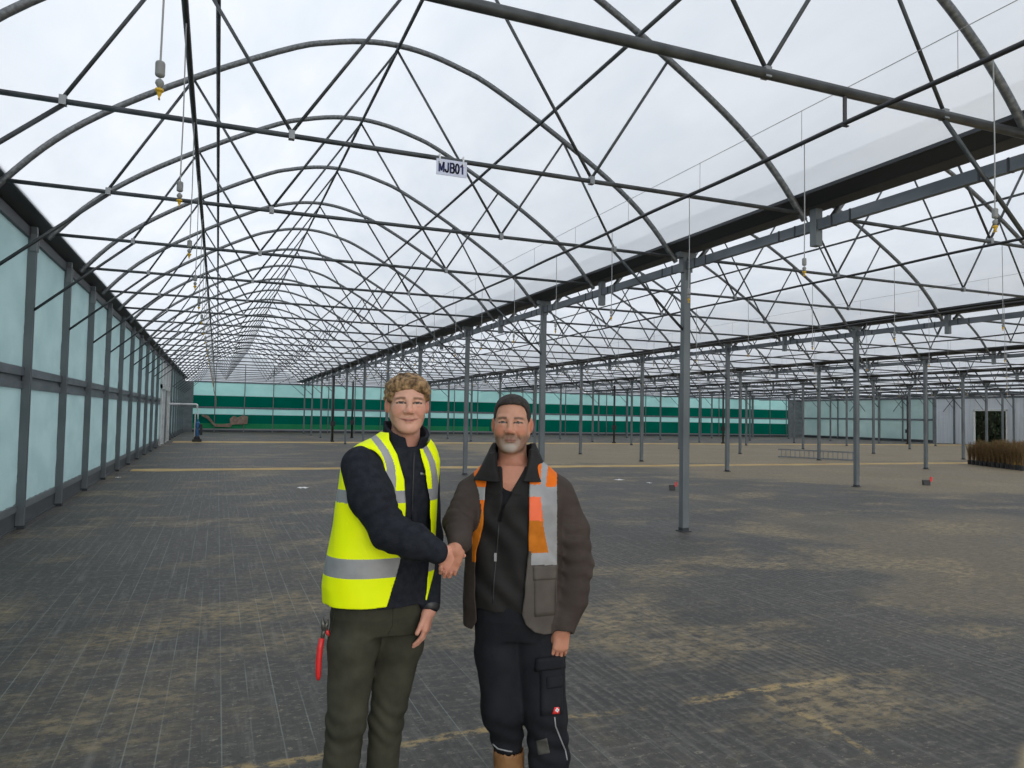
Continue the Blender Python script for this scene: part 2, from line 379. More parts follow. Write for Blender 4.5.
# far end wall in horizontal bands of film
wf = empty('wall_far'); struct(wf)
XE0 = -1.9
for nm, z0, z1, mt in (('wall_far_band', 3.0, 4.12, far_teal_film), ('wall_far_band', 2.07, 3.0, green_film), ('wall_far_band', 1.45, 1.95, far_teal_film),
                       ('wall_far_band', .72, 1.45, green_film)):
    struct(MB().box((XE0, YEND, z0), (XR - 1.9, YEND + .03, z1)).build(nm, mt)).parent = wf
struct(MB().box((XE0, YEND, .28), (24., YEND + .03, .72)).build('wall_far_band', bright_green_film)).parent = wf
struct(MB().box((24., YEND, .28), (XR - 1.9, YEND + .03, .72)).build('wall_far_band', green_film)).parent = wf
mb = MB(); mb.box((XW - .02, YEND - .02, 0), (XE0, YEND + .03, 4.15)); mb.box((XR - 1.9, YEND - .02, 0), (XR, YEND + .03, 4.15))
struct(mb.build('wall_far_end_panel', board_grey)).parent = wf
struct(MB().box((XE0, YEND - .05, 1.94), (XR - 1.9, YEND + .04, 2.09)).build('trim_3', steel_beam))
struct(MB().box((XE0, YEND - .04, 4.08), (XR, YEND + .04, 4.20)).build('trim_4', steel_beam))
struct(MB().box((XE0, YEND - .03, 0), (XR - 1.9, YEND + .04, .16)).build('baseboard_far', steel_dark))
struct(MB().box((XE0, YEND - .01, .16), (XR - 1.9, YEND + .03, .28)).build('trim_5', steel_light))
for j in range(NS):                        # gable ends closed with film
    prof = [(XM(j) + x, z) for x, z in ARCH]; n = len(prof)
    vs = [(x, YEND + .02, z) for x, z in prof] + [(x, YEND + .02, 4.12) for x, z in prof]
    struct(MB().add(vs, [(k, k + 1, n + k + 1, n + k) for k in range(n - 1)]).build('wall_far_gable', ribbed_white)).parent = wf

# right wall
YG = 49.3; DY0, DY1 = 42.5, 45.3
wr = empty('wall_right'); struct(wr)
struct(MB().box((XR, YG, .25), (XR + .03, YEND, 2.05)).build('wall_right_sheet', grey_teal_film)).parent = wr
struct(MB().box((XR, YG, 2.2), (XR + .03, YEND, 4.12)).build('wall_right_sheet', grey_teal_film)).parent = wr
mb = MB(); mb.box((XR, DY1, 0), (XR + .03, YG, 4.12)); mb.box((XR, DY0, 2.95), (XR + .03, DY1, 4.12)); mb.box((XR, 26., 0), (XR + .03, DY0, 4.12))
struct(mb.build('wall_right_ribbed_sheet', ribbed_white)).parent = wr
struct(MB().box((XR - .05, YG, 2.04), (XR + .04, YEND, 2.21)).build('trim_6', steel_beam))
struct(MB().box((XR - .04, 26., 4.08), (XR + .06, YEND, 4.22)).build('trim_7', steel_beam))
struct(MB().box((XR - .03, YG, 0), (XR + .05, YEND, .25)).build('baseboard_right', steel_dark))
d = empty('door_2', (XR, (DY0 + DY1) / 2, 0)); struct(d)
h = (DY1 - DY0) / 2; mb = MB()
mb.box((-.08, -h - .12, 0), (.08, -h, 3.05)); mb.box((-.08, h, 0), (.08, h + .12, 3.05)); mb.box((-.08, -h - .12, 2.95), (.08, h + .12, 3.10))
struct(mb.build('door_frame', white_paint, d))
mb = MB(); mb.box((XR + .06, 26, -.1), (XR + 8, YEND, -.02)); struct(mb.build('ground_outside', grass_green))
mb = MB()
for y in (YG, DY1 + 1.9, DY0 - 1.6): mb.box((XR - .1, y - .05, 0), (XR, y + .05, 4.1))
struct(mb.build('trim_8', steel_post))

# ------------------------------------------------------------------ gutters, beams, posts
def gutter(x, label):
    prof = [(-.12, 4.285), (.12, 4.285), (.15, 4.30), (.31, 4.365), (.345, 4.365), (.345, 4.405), (.30, 4.405), (.14, 4.33), (.12, 4.315), (-.12, 4.315), (-.14, 4.33), (-.30, 4.405), (-.345, 4.405), (-.345, 4.365), (-.31, 4.365), (-.15, 4.30)]
    prof = prof[::-1]
    o = MB().extrude([(x + a, b) for a, b in prof], -6.8, YEND).build('gutter', steel_dark); tag(o, label, 'gutter', 'rain gutters between the roof spans')
gutter(XC - SPAN - .17, 'dark steel rain gutter running along the top of the teal left wall')
for j in range(6):
    gutter(ROW(j), f'dark steel rain gutter over the {ORD[j]} row of posts from the left')
gutter(XR - .02, 'dark steel rain gutter running along the top of the right wall')

for j in range(6):
    t = empty('support_beam', (ROW(j), 0, 0))
    tag(t, f'grey steel beam carried on the {ORD[j]} row of posts from the left, below its gutter', 'beam', 'beams on the post rows', 'thing')
    y0 = -6.6; mb = MB()
    mb.box((-.035, y0, 4.02), (.035, YEND, 4.035)); mb.box((-.035, y0, 4.130), (.035, YEND, 4.145)); mb.box((-.035, y0, 4.035), (-.022, YEND, 4.130))
    mb.build('channel', steel_beam, t)
    if j < 3:
        for k in range(-4, 20):
            for dy in (-.55, -.28, .32, .60):
                y = YK(k) + dy
                if y < YEND and visible([(ROW(j), y, 4.1)], 5) and (j == 0 or k < 6) and k < 12:
                    MB().box((-.042, y - .010, 4.016), (.037, y + .010, 4.149)).build('splice_plate', steel_dark, t)

def post_proto():
    mb = MB(); a = .052
    mb.box((-a, -a, .012), (a, a, 4.28))
    mb.box((-a - .004, -a - .003, .3), (-a, -a + .02, 4.2)); mb.box((a, -a - .003, .3), (a + .004, -a + .02, 4.2))
    root = empty('support_post'); mb.build('shaft', steel_post, root)
    MB().box((-.085, -.085, 0), (.085, .085, .014)).box((-.056, -.056, .014), (.056, .056, .06)).build('base_plate', steel_dark, root)
    mb = MB(); mb.box((-.085, -.06, 3.98), (.085, .06, 4.21)); mb.box((-.012, -.075, 3.86), (.012, .075, 4.2)); mb.box((-.15, -.06, 4.205), (.15, .06, 4.29))
    mb.build('head_bracket', steel_post, root)
    return root
PP = post_proto(); first = True
for j in range(6):
    n = 0
    for k in range(-3, 21, 2):
        if not visible([(ROW(j), YK(k), z) for z in (0, 1, 2, 3, 4.2)], 20): continue
        o = PP if first else copy_tree(PP); first = False
        o.location = (ROW(j), YK(k), 0); o['kind'] = 'thing'
        tag(o, f'square steel post, {ORD[n]} from the camera in the {ORD[j]} post row from the left', 'post', 'free standing roof posts', 'thing'); n += 1
# stubs that hang under the beam where there is no post
mb = MB(); mb.box((-.05, -.05, 3.83), (.05, .05, 4.30)); ST = mb.build('gutter_hanger', steel_post); first = True
for j in range(6):
    n = 0
    for k in range(-2, 19, 2):
        if not visible([(ROW(j), YK(k), 4)], 10): continue
        o = ST if first else ST.copy()
        if not first: COL.objects.link(o)
        first = False; o.location = (ROW(j), YK(k), 0)
        tag(o, f'short grey steel stub under the beam, {ORD[n]} from the camera on the {ORD[j]} post row', 'bracket', 'hanging stubs under the beams', 'thing'); n += 1

# left wall posts
def wall_post_proto():
    root = empty('wall_post'); a = .05
    mb = MB(); mb.box((-a, -a, .01), (a, a, 4.28)); mb.box((-a - .012, -.012, .3), (a + .006, .012, 4.2)); mb.build('shaft', steel_post, root)
    mb = MB(); mb.box((-.055, -.055, 0), (.06, .055, .05)); mb.build('shoe', steel_dark, root)
    MB().box((-.02, -a - .022, 3.93), (.06, -a, 4.17)).box((-.02, a, 3.93), (.06, a + .022, 4.17)).build('angle_cleat', steel_light, root)
    return root
WP = wall_post_proto(); first = True; n = 0
for k in range(-3, 20):
    y = YK(k)
    if YD0 - .3 < y < YD1 + .3: continue
    o = WP if first else copy_tree(WP); first = False
    o.location = (XL, y, 0)
    tag(o, f'grey steel wall post, {ORD[k + 3]} from the camera along the teal left wall', 'post', 'posts of the left wall', 'thing')
n = 0
for k in range(8, 20):
    y = YK(k)
    if DY0 - .1 < y < DY1 + .1 or not visible([(XR - .1, y, 2)], 10): continue
    o = copy_tree(WP); o.location = (XR - .09, y, 0); o.rotation_euler.z = math.pi
    tag(o, f'grey steel wall post, {ORD[n]} from the open doorway along the far right wall', 'post', 'posts of the right wall', 'thing'); n += 1
# slim posts of the far gable
mb = MB(); mb.box((-.035, -.06, 0), (.035, 0, 4.12)); mb.box((-.03, -.05, 4.12), (.03, 0, 5.7)); GP = mb.build('gable_post', steel_post); first = True; n = 0
for j in range(NS):
    for fr in (.25, .5, .75):
        x = XM(j) + (fr - .5) * SPAN
        o = GP if first else GP.copy()
        if not first: COL.objects.link(o)
        first = False; o.location = (x, YEND - .04, 0)
        tag(o, f'slim grey gable post against the green striped far wall, {ORD[n]} from the left', 'post', 'posts of the far gable wall', 'thing'); n += 1
# wind braces of the right wall
for n, y in enumerate((47.2, 52.6, 58.)):
    t = MB().tube([(XR - .16, y, 4.0), (XR - .16, y + 1.0, 2.9)], .03, 6).tube([(XR - .16, y, 4.0), (XR - .16, y - 1.0, 2.9)], .03, 6).build('wind_brace', steel)
    tag(t, f'grey V-shaped wind brace high on the right wall, {ORD[n]} from the open doorway', 'brace', 'wind braces of the right wall', 'thing')

# ------------------------------------------------------------------ roof trusses
NL, NR_, P1X, P1Z = -1.53, 1.53, -2.45, 5.70
def truss_parts(left_knee, right_knee, chord_r=.025):
    """parts of one truss as (name, MB, material), about the middle of the span"""
    out = []
    a = MB().tube([(x, 0, z) for x, z in ARCH], .038, 8); out.append(('arch', a, steel_arch))
    out.append(('tie_bar', MB().tube([(-4.42, 0, CH), (4.42, 0, CH)], chord_r, 8), steel))
    def strut(p, q, r=.017): out.append(('strut', MB().tube([p, q], r, 6), steel))
    def clamp(x, z): out.append(('clamp', MB().box((x - .026, -.032, z - .034), (x + .026, .032, z + .045)), steel_light))
    for sgn, knee in ((-1, left_knee), (1, right_knee)):
        strut((sgn * 1.53, 0, CH + .03), (0, 0, 6.56)); strut((sgn * 1.53, 0, CH + .03), (sgn * 2.47, 0, 5.70)); clamp(sgn * 1.53, CH)
        if knee:
            strut((sgn * 2.47, 0, 5.70), (sgn * 3.33, 0, CH + .03)); clamp(sgn * 3.33, CH)
            strut((sgn * 3.33, 0, CH - .03), (sgn * 4.58, 0, 3.07), .02)
    return out
def truss(left_knee, right_knee, detail, chord_r=.025):
    parts = truss_parts(left_knee, right_knee, chord_r)
    if detail:
        root = empty('roof_truss')
        for nm, mbp, mt in parts: mbp.build(nm, mt, root, smooth=nm in ('arch', 'tie_bar', 'strut'))
        return root
    mb = MB()
    for nm, p, mt in parts:
        if nm != 'clamp': mb.add(p.v, p.f)
    return mb.build('roof_truss', steel, smooth=True)
PROTO = {}
for j in range(NS):
    n = 0
    for k in range(-3, 20):
        y = YK(k)
        if not visible([(XM(j) + x, y, z) for x, z in ARCH] + [(XM(j) + x, y, CH) for x in (-4.4, -2, 0, 2, 4.4)], 20): continue
        odd = k % 2 != 0
        lk = j == 0
        if j == 0 and YD0 < y < YD1: lk = False
        rk = odd or j == NS - 1
        detail = j < 2 or (j == 2 and k < 10)
        key = (lk, rk, detail, k == -3)
        if key in PROTO: o = copy_tree(PROTO[key])
        else: o = PROTO[key] = truss(lk, rk, detail, .040 if k == -3 else .025)
        o.location = (XM(j), y, 0)
        tag(o, f'arched steel roof truss, {ORD[n]} from the camera, {SPANNAME[j]}', 'roof truss', 'arched roof trusses', 'thing'); n += 1

# purlins along the roof
for j in range(NS):
    for nm, dx, z in (('ridge', 0, 6.565), ('left slope', -2.20, 5.81), ('right slope', 2.06, 5.88)):
        if not visible([(XM(j) + dx, y, z) for y in range(3, 63, 3)], 0): continue
        o = MB().tube([(XM(j) + dx, -6.5, z), (XM(j) + dx, YEND - .1, z)], .024, 8).build('purlin', steel, smooth=True)
        tag(o, f'straight grey roof tube along the {nm} of {SPANNAME[j]}', 'purlin', 'long roof tubes', 'thing')

# irrigation lines hung under the trusses, and the sprinklers on them
PZ, PDX, NZ_ = 3.97, 2.295, 2.90
def sprinkler_proto():
    root = empty('hanging_sprinkler')
    MB().tube([(0, 0, PZ - .01), (.004, 0, 3.4), (0, 0, NZ_ + .10)], .0042, 6).build('drop_tube', grey_rubber, root)
    MB().lathe([(.006, .10), (.015, .095), (.0175, .09), (.0175, .045), (.015, .04), (.006, .035)], (0, 0, NZ_ + .02), 12).build('weight', weight_grey, root, smooth=False)
    MB().lathe([(.005, .038), (.014, .03), (.016, .02), (.010, .008), (.005, 0)], (0, 0, NZ_ + .012), 10).build('connector', weight_grey, root, smooth=True)
    mb = MB().lathe([(.006, .014), (.015, .011), (.016, .003), (.009, -.003), (.007, -.012), (.003, -.02)], (0, 0, NZ_), 12); mb.box((-.003, -.011, -.028), (.003, .011, -.02), None, (0, 0, NZ_))
    mb.build('nozzle', yellow_plastic, root)
    return root
SPR = sprinkler_proto(); first = True; spots = []
for j in range(NS):
    for sd, sn in ((-1, 'left'), (1, 'right')):
        x = XM(j) + (-2.315 if sd < 0 else 2.275)
        if not visible([(x, y, PZ) for y in range(2, 63, 2)], 0): continue
        t = empty('irrigation_pipe', (x, 0, 0))
        tag(t, f'black irrigation pipe hung along the {sn} side of {SPANNAME[j]}', 'pipe', 'overhead irrigation pipes', 'thing')
        pts = []
        for i in range(0, 260):
            y = -6 + i * (YEND + 5) / 259; ph = (y - Y0) / S
            pts.append((0, y, PZ - .012 * math.sin(math.pi * (ph % 1)) ** 2))
        MB().tube(pts, .019, 8).build('pipe_run', black_pipe, t, smooth=True)
        for k in range(-3, 19):
            if visible([(x, YK(k), 4.1)], 0) and j < 2 and k in (-3, 3, 9):
                MB().tube([(0, YK(k), PZ), (0, YK(k), CH)], .016, 6).box((-.03, YK(k) - .012, PZ - .026), (.03, YK(k) + .012, PZ - .016)).build('pipe_hanger', black_pipe, t)
        n = 0
        for i in range(0, 37):
            y = 3.04 + 1.57 * i
            if y < YEND - 2 and visible([(x, y, 3.0), (x, y, 3.6)], 2):
                spots.append((math.hypot(x, y), x, y, n, sn, j)); n += 1
spots.sort()
for dd, x, y, n, sn, j in spots[:120]:
    o = SPR if first else copy_tree(SPR); first = False
    o.location = (x, y, 0)
    tag(o, f'yellow-nozzled hanging sprinkler, {ORD[n]} from the camera, {sn} pipe, {SPANNAME[j]}', 'sprinkler', 'sprinklers hung from the irrigation pipes', 'thing')

# reflection of the irrigation pipe in the film, modelled as thin wires with droppers
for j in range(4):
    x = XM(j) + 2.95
    t = empty('pipe_reflection', (x, 0, 0)); tag(t, f'pipe reflection modelled as thin wire, right slope of {SPANNAME[j]}', 'modelled reflection', 'modelled pipe reflections', 'thing')
    MB().tube([(0, -5, 4.63), (0, YEND - .5, 4.63)], .0035, 5).build('reflected_run', grey_rubber, t)
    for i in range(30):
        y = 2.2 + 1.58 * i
        if visible([(x, y, 4.5)], 0) and i < 20: MB().tube([(0, y, 4.63), (0, y, 4.28)], .0028, 5).build('reflected_dropper', grey_rubber, t)

# ------------------------------------------------------------------ sign on the tie bar
navy = node_mat('navy_lettering', (.012, .018, .10), .5)
sign_white = node_mat('sign_face', (.62, .65, .78), .4)
sg = empty('sign', (2.045, YK(-2) - .040, 4.115)); tag(sg, 'white plastic sign reading MJB01 fixed to a roof tie bar', 'sign', None, 'thing')
MB().box((-.155, -.004, -.078), (.155, .004, .078)).build('plate', sign_white, sg)
def strokes(mbx, lines, x0, w, th):
    """letters drawn as flat strokes on the face of the sign"""
    for ln in lines:
        P_ = [Vector((x0 + x, 0, z)) for x, z in ln]
        for p, q in zip(P_[:-1], P_[1:]):
            dd = (q - p).normalized(); nn = Vector((-dd.z, 0, dd.x)) * w / 2; p2, q2 = p - dd * w * .25, q + dd * w * .25
            f = [p2 + nn, q2 + nn, q2 - nn, p2 - nn]; mbx.add(f + [v + Vector((0, -th, 0)) for v in f], [(4, 5, 6, 7), (0, 1, 5, 4), (1, 2, 6, 5), (2, 3, 7, 6), (3, 0, 4, 7)])
lt = MB(); H = .045; arc = lambda cx, cz, rx, rz, a0, a1, n=10: [(cx + rx * math.cos(math.radians(a0 + (a1 - a0) * i / n)), cz + rz * math.sin(math.radians(a0 + (a1 - a0) * i / n))) for i in range(n + 1)]
strokes(lt, [[(-.022, -H), (-.022, H), (0, -H * .75), (.022, H), (.022, -H)]], -.104, .0175, .0015)
strokes(lt, [[(.014, H), (.014, -H * .45)] + arc(0, -H * .45, .014, H * .52, 0, -180)[1:]], -.050, .0175, .0015)
strokes(lt, [[(-.017, -H), (-.017, H), (.004, H)] + arc(.004, H * .53, .013, H * .47, 90, -90)[1:] + [(-.017, H * .06)], [(.004, H * .06)] + arc(.004, -H * .47, .016, H * .53, 90, -90)[1:] + [(-.017, -H)]], .004, .0175, .0015)
strokes(lt, [arc(0, 0, .0165, H, 0, 360, 20)], .056, .0170, .0015)
strokes(lt, [[(-.016, H * .5), (.004, H), (.004, -H)]], .106, .0175, .0015)
fo = lt.build('lettering', navy, sg, loc=(0, -.004, 0))
for sx in (-.12, .12): MB().box((sx - .006, -.006, .03), (sx + .006, .075, .13)).build('cable_tie', white_plastic, sg)

# ------------------------------------------------------------------ things on the floor
def bait_box(loc, rz, s, label):
    t = empty('box', loc, rz); tag(t, label, 'box', None, 'thing')
    mb = MB(); w, h = .11 * s, .2 * s
    prof = [(-w, 0), (w, 0), (w * 1.05, h * .9), (w * .9, h), (-w * .9, h), (-w * 1.05, h * .9)]
    mb.extrude(prof[::-1], -.09 * s, .09 * s); mb.build('box_body', black_plastic, t)
    MB().box((-.035 * s, -.03, h * .75), (.035 * s, .03, h * 1.6), Matrix.Rotation(.12, 3, 'Y'), (w * .95, -.09 * s, 0)).build('tag', red_plastic, t)
bait_box((18.45, 14.95, 0), -.5, .75, 'black box with a red tag on the floor in front of the fourth post row')
bait_box((10.25, 15.2, 0), -.5, .65, 'black box with a red tag on the floor, half hidden behind the nearest post')
for n, (x, y, lx, ly) in enumerate(((1.85, 17.36, .20, .22), (10.4, 18.0, .32, .20), (10.75, 17.0, .20, .06), (-2.25, 20.8, .10, .10))):
    mb = MB(); vs = []
    for i in range(7):
        for k in range(4): vs.append((lx * (i / 6 - .5), ly * (k / 3 - .5), .008 + .006 * math.sin(i * 1.7 + k)))
    vs += [(a, b, c - .004) for a, b, c in vs]
    fs = [(i * 4 + k, (i + 1) * 4 + k, (i + 1) * 4 + k + 1, i * 4 + k + 1) for i in range(6) for k in range(3)]
    fs += [tuple(28 + q for q in f[::-1]) for f in fs]
    o = mb.add(vs, fs).build('paper_scrap', paper, loc=(x, y, .004)); o.rotation_euler.z = -.5 + n
    tag(o, ['white paper scrap on the dark floor left of the two men', 'long white paper scrap on the floor between the men and the nearest post',
            'small white scrap beside the long scrap, near the nearest post', 'crumpled white scrap at the foot of the left wall'][n], 'paper scrap', None, 'thing')

# ladder lying on its edge
p0, p1 = Vector((25.0, 28.2, 0)), Vector((26.65, 25.1, 0)); d = p1 - p0; ln = d.length
t = empty('ladder', p0, math.atan2(d.y, d.x)); tag(t, 'grey metal ladder lying on its edge across the sandy floor', 'ladder', None, 'thing')
MB().box((0, -.03, 0), (ln, .03, .07)).build('rail', steel_light, t); MB().box((0, -.03, .34), (ln, .03, .41)).build('rail', steel_light, t)
for i in range(16):
    x = .15 + i * (ln - .3) / 15; MB().tube([(x, 0, .06), (x, 0, .35)], .02, 8).build('rung', steel_light, t)

# brown potted plants
def plant_proto(seed):
    rr = random.Random(seed); root = empty('potted_plant')
    MB().lathe([(.085, 0), (.10, .17), (.112, .175), (.112, .20), (.095, .20), (.09, .16)], (0, 0, 0), 12).build('pot', black_plastic, root)
    mb = MB()
    for i in range(150):
        a = rr.uniform(0, 6.283); l = rr.uniform(.40, .92); sp = rr.uniform(.02, .19); b = rr.uniform(.0, .05); w = rr.uniform(.006, .014)
        c, s = math.cos(a), math.sin(a); n = Vector((-s, c, 0)); pr = None; vs = []
        for q in range(4):
            f = q / 3; p = Vector((c * (b + sp * f ** 1.6), s * (b + sp * f ** 1.6), .15 + l * f)); ww = w * (1 - f * .75)
            vs += [p - n * ww, p + n * ww]
        mb.add(vs, [(2 * q, 2 * q + 1, 2 * q + 3, 2 * q + 2) for q in range(3)])
    mb.build('foliage', straw_brown, root)
    MB().box((-.02, -.125, .16), (.02, -.115, .30)).build('plant_label', yellow_plastic, root)
    return root
protos = [plant_proto(i) for i in range(3)]; used = set()
f0 = Vector((30.4, 22.5, 0)); fd = Vector((-.47, -.88, 0)); bd = Vector((.88, -.47, 0)); nth = 0
RW = ['front', 'second', 'third', 'fourth', 'rear']
for r in range(5):
    for c in range(13):
        p = f0 + fd * (c * .33 + .07 * (r % 2)) + bd * (r * .36)
        if not visible([p, p + Vector((0, 0, .8))], 4): continue
        q = (r * 5 + c * 2) % 3
        o = protos[q] if q not in used else copy_tree(protos[q]); used.add(q)
        o.location = p; o.rotation_euler.z = math.atan2(fd.y, fd.x) + math.pi + random.uniform(-.3, .3); sc = random.uniform(.92, 1.12); o.scale = (sc, sc, sc)
        tag(o, f'brown grassy plant in a black pot, {ORD[c]} from the left end of the {RW[r]} row', 'potted plant', 'brown potted plants', 'thing')

# irrigation stand by the left wall
t = empty('irrigation_pump', (-1.05, 44.1, 0)); tag(t, 'blue pump and filter on a stand with white pipe over it near the left wall', 'pump', None, 'thing')
MB().box((-.2, -.22, 0), (.28, .22, .16)).lathe([(.16, .0), (.17, .12), (.1, .2)], (.04, 0, .12)).build('base', black_plastic, t)
MB().lathe([(.08, .30), (.10, .34), (.10, .62), (.07, .66), (.07, .74), (.115, .78), (.115, 1.02), (.06, 1.08), (.05, 1.20), (.02, 1.24)], (.05, 0, .02), 14).build('filter_body', blue_plastic, t, smooth=False)
MB().box((.16, -.12, .38), (.30, .12, .98)).build('control_box', black_plastic, t)
MB().tube([(-.9, 0, 2.06), (-.06, 0, 2.06), (-.01, 0, 2.03), (0, 0, 1.97), (0, 0, 1.85)], .05, 8).build('feed_pipe', white_plastic, t, smooth=True)
MB().tube([(-1.42, 0, 2.06), (-.85, 0, 2.06)], .055, 8).build('wall_elbow', white_plastic, t)
MB().tube([(.05, 0, 1.2), (.05, 0, 1.5), (-.06, 0, 1.6), (-.09, 0, 1.5), (-.09, 0, .15)], .03, 8).build('riser', white_plastic, t, smooth=True)
MB().tube([(0, 0, 1.9), (.05, 0, 1.7), (.05, 0, 1.45)], .03, 8).build('drop_pipe', white_plastic, t)

# black standpipes beside some posts at the far sand path
for n, (x, y) in enumerate(((6.35, 44.6), (8.8, 52.4), (25.4, 44.7), (34.6, 44.8), (53.3, 44.9))):
    t = empty('standpipe', (x, y, 0))
    tag(t, ['tall black water standpipe beside the first post row at the far sand path', 'tall black water standpipe near the far end of the first post row',
            'tall black water standpipe beside the third post row', 'tall black water standpipe beside the fourth post row', 'tall black water standpipe beside the sixth post row'][n], 'standpipe', 'black standpipes', 'thing')
    MB().tube([(0, 0, 0), (0, 0, 3.95)], .07, 8).build('pipe', black_pipe, t, smooth=True)
    MB().box((-.13, -.12, .95), (.13, .12, 1.25)).tube([(0, -.16, 1.1), (0, .16, 1.1)], .05, 8).build('valve', black_plastic, t)
    MB().box((-.10, -.10, 0), (.10, .10, .10)).build('foot', black_plastic, t)

# loose brown sheet against the far wall, strap hanging near it
prof = [(-.15, .42), (1.05, .40), (1.15, .62), (1.9, .66), (2.35, .70), (2.4, 1.30), (2.0, 1.42), (1.55, 1.22), (1.25, 1.36), (.95, 1.1), (.98, .72), (.3, .62), (-.2, .66), (-.7, 1.32), (-1.15, 1.42), (-1.25, 1.32), (-.75, 1.05)]
o = MB().extrude(prof[::-1], -.10, -.02).build('plastic_sheet', brown_stain, loc=(0, YEND - .05, 0)); tag(o, 'crumpled brown plastic sheet against the green striped far wall', 'plastic sheet', None, 'thing')
o = MB().tube([(-.35, YK(17), CH), (-.3, YK(17), 3.2), (-.12, YK(17), 2.5)], .035, 6).tube([(-.12, YK(17), 2.5), (-.15, YK(17), 1.9)], .03, 6).build('hanging_strap', brown_stain); tag(o, 'pinkish brown strap hanging from the roof in front of the far wall', 'strap', None, 'thing')

# hedge outside the open doorway
t = empty('hedge', (XR + 3.2, 44.0, 0)); tag(t, 'dark green hedge seen outside through the open doorway', 'hedge', None, 'thing')
mb = MB(); rr = random.Random(5)
for i in range(9000):
    p = Vector((rr.gauss(0, .5), rr.uniform(-7, 7), rr.uniform(.05, 1) ** .8 * 3.9)); s = rr.uniform(.08, .18)
    q = Matrix.Rotation(rr.uniform(0, 6.28), 3, 'Z') @ Matrix.Rotation(rr.uniform(-.9, .9), 3, 'X')
    mb.add([p + q @ Vector(v) for v in ((-s * .5, 0, -s), (s * .5, 0, -s), (s * .7, 0, 0), (0, 0, s), (-s * .7, 0, 0))], [(0, 1, 2, 3, 4)])
mb.build('foliage', hedge_green, t)
mb = MB(); core = [(-.45, 0), (-.5, 1.5), (-.4, 3.2), (0, 3.6), (.4, 3.2), (.5, 1.5), (.45, 0)]
mb.extrude(core[::-1], -6.8, 6.8).build('inner_growth', hedge_green, t)
mb = MB()
for i in range(24):
    y = -6.5 + i * .55 + rr.uniform(-.2, .2); mb.tube([(rr.uniform(-.75, -.5), y, -.02), (rr.uniform(-.75, -.5), y + rr.uniform(-.3, .3), 3.3)], [.05, .015], 6)
mb.build('stems', wood_brown, t)
gm = MB()
for i in range(1500):
    x, y = rr.uniform(.15, 1.9), rr.uniform(-5, 5); h = rr.uniform(.1, .4); a = rr.uniform(0, 6.28); c, s = math.cos(a) * .015, math.sin(a) * .015
    gm.add([(x - c, y - s, -.02), (x + c, y + s, -.02), (x + rr.uniform(-.08, .08), y + rr.uniform(-.08, .08), h)], [(0, 1, 2)])
g = gm.build('grass', grass_green, loc=(XR + .4, 44, 0)); tag(g, 'long green grass growing outside the open doorway', 'grass', None, 'stuff')

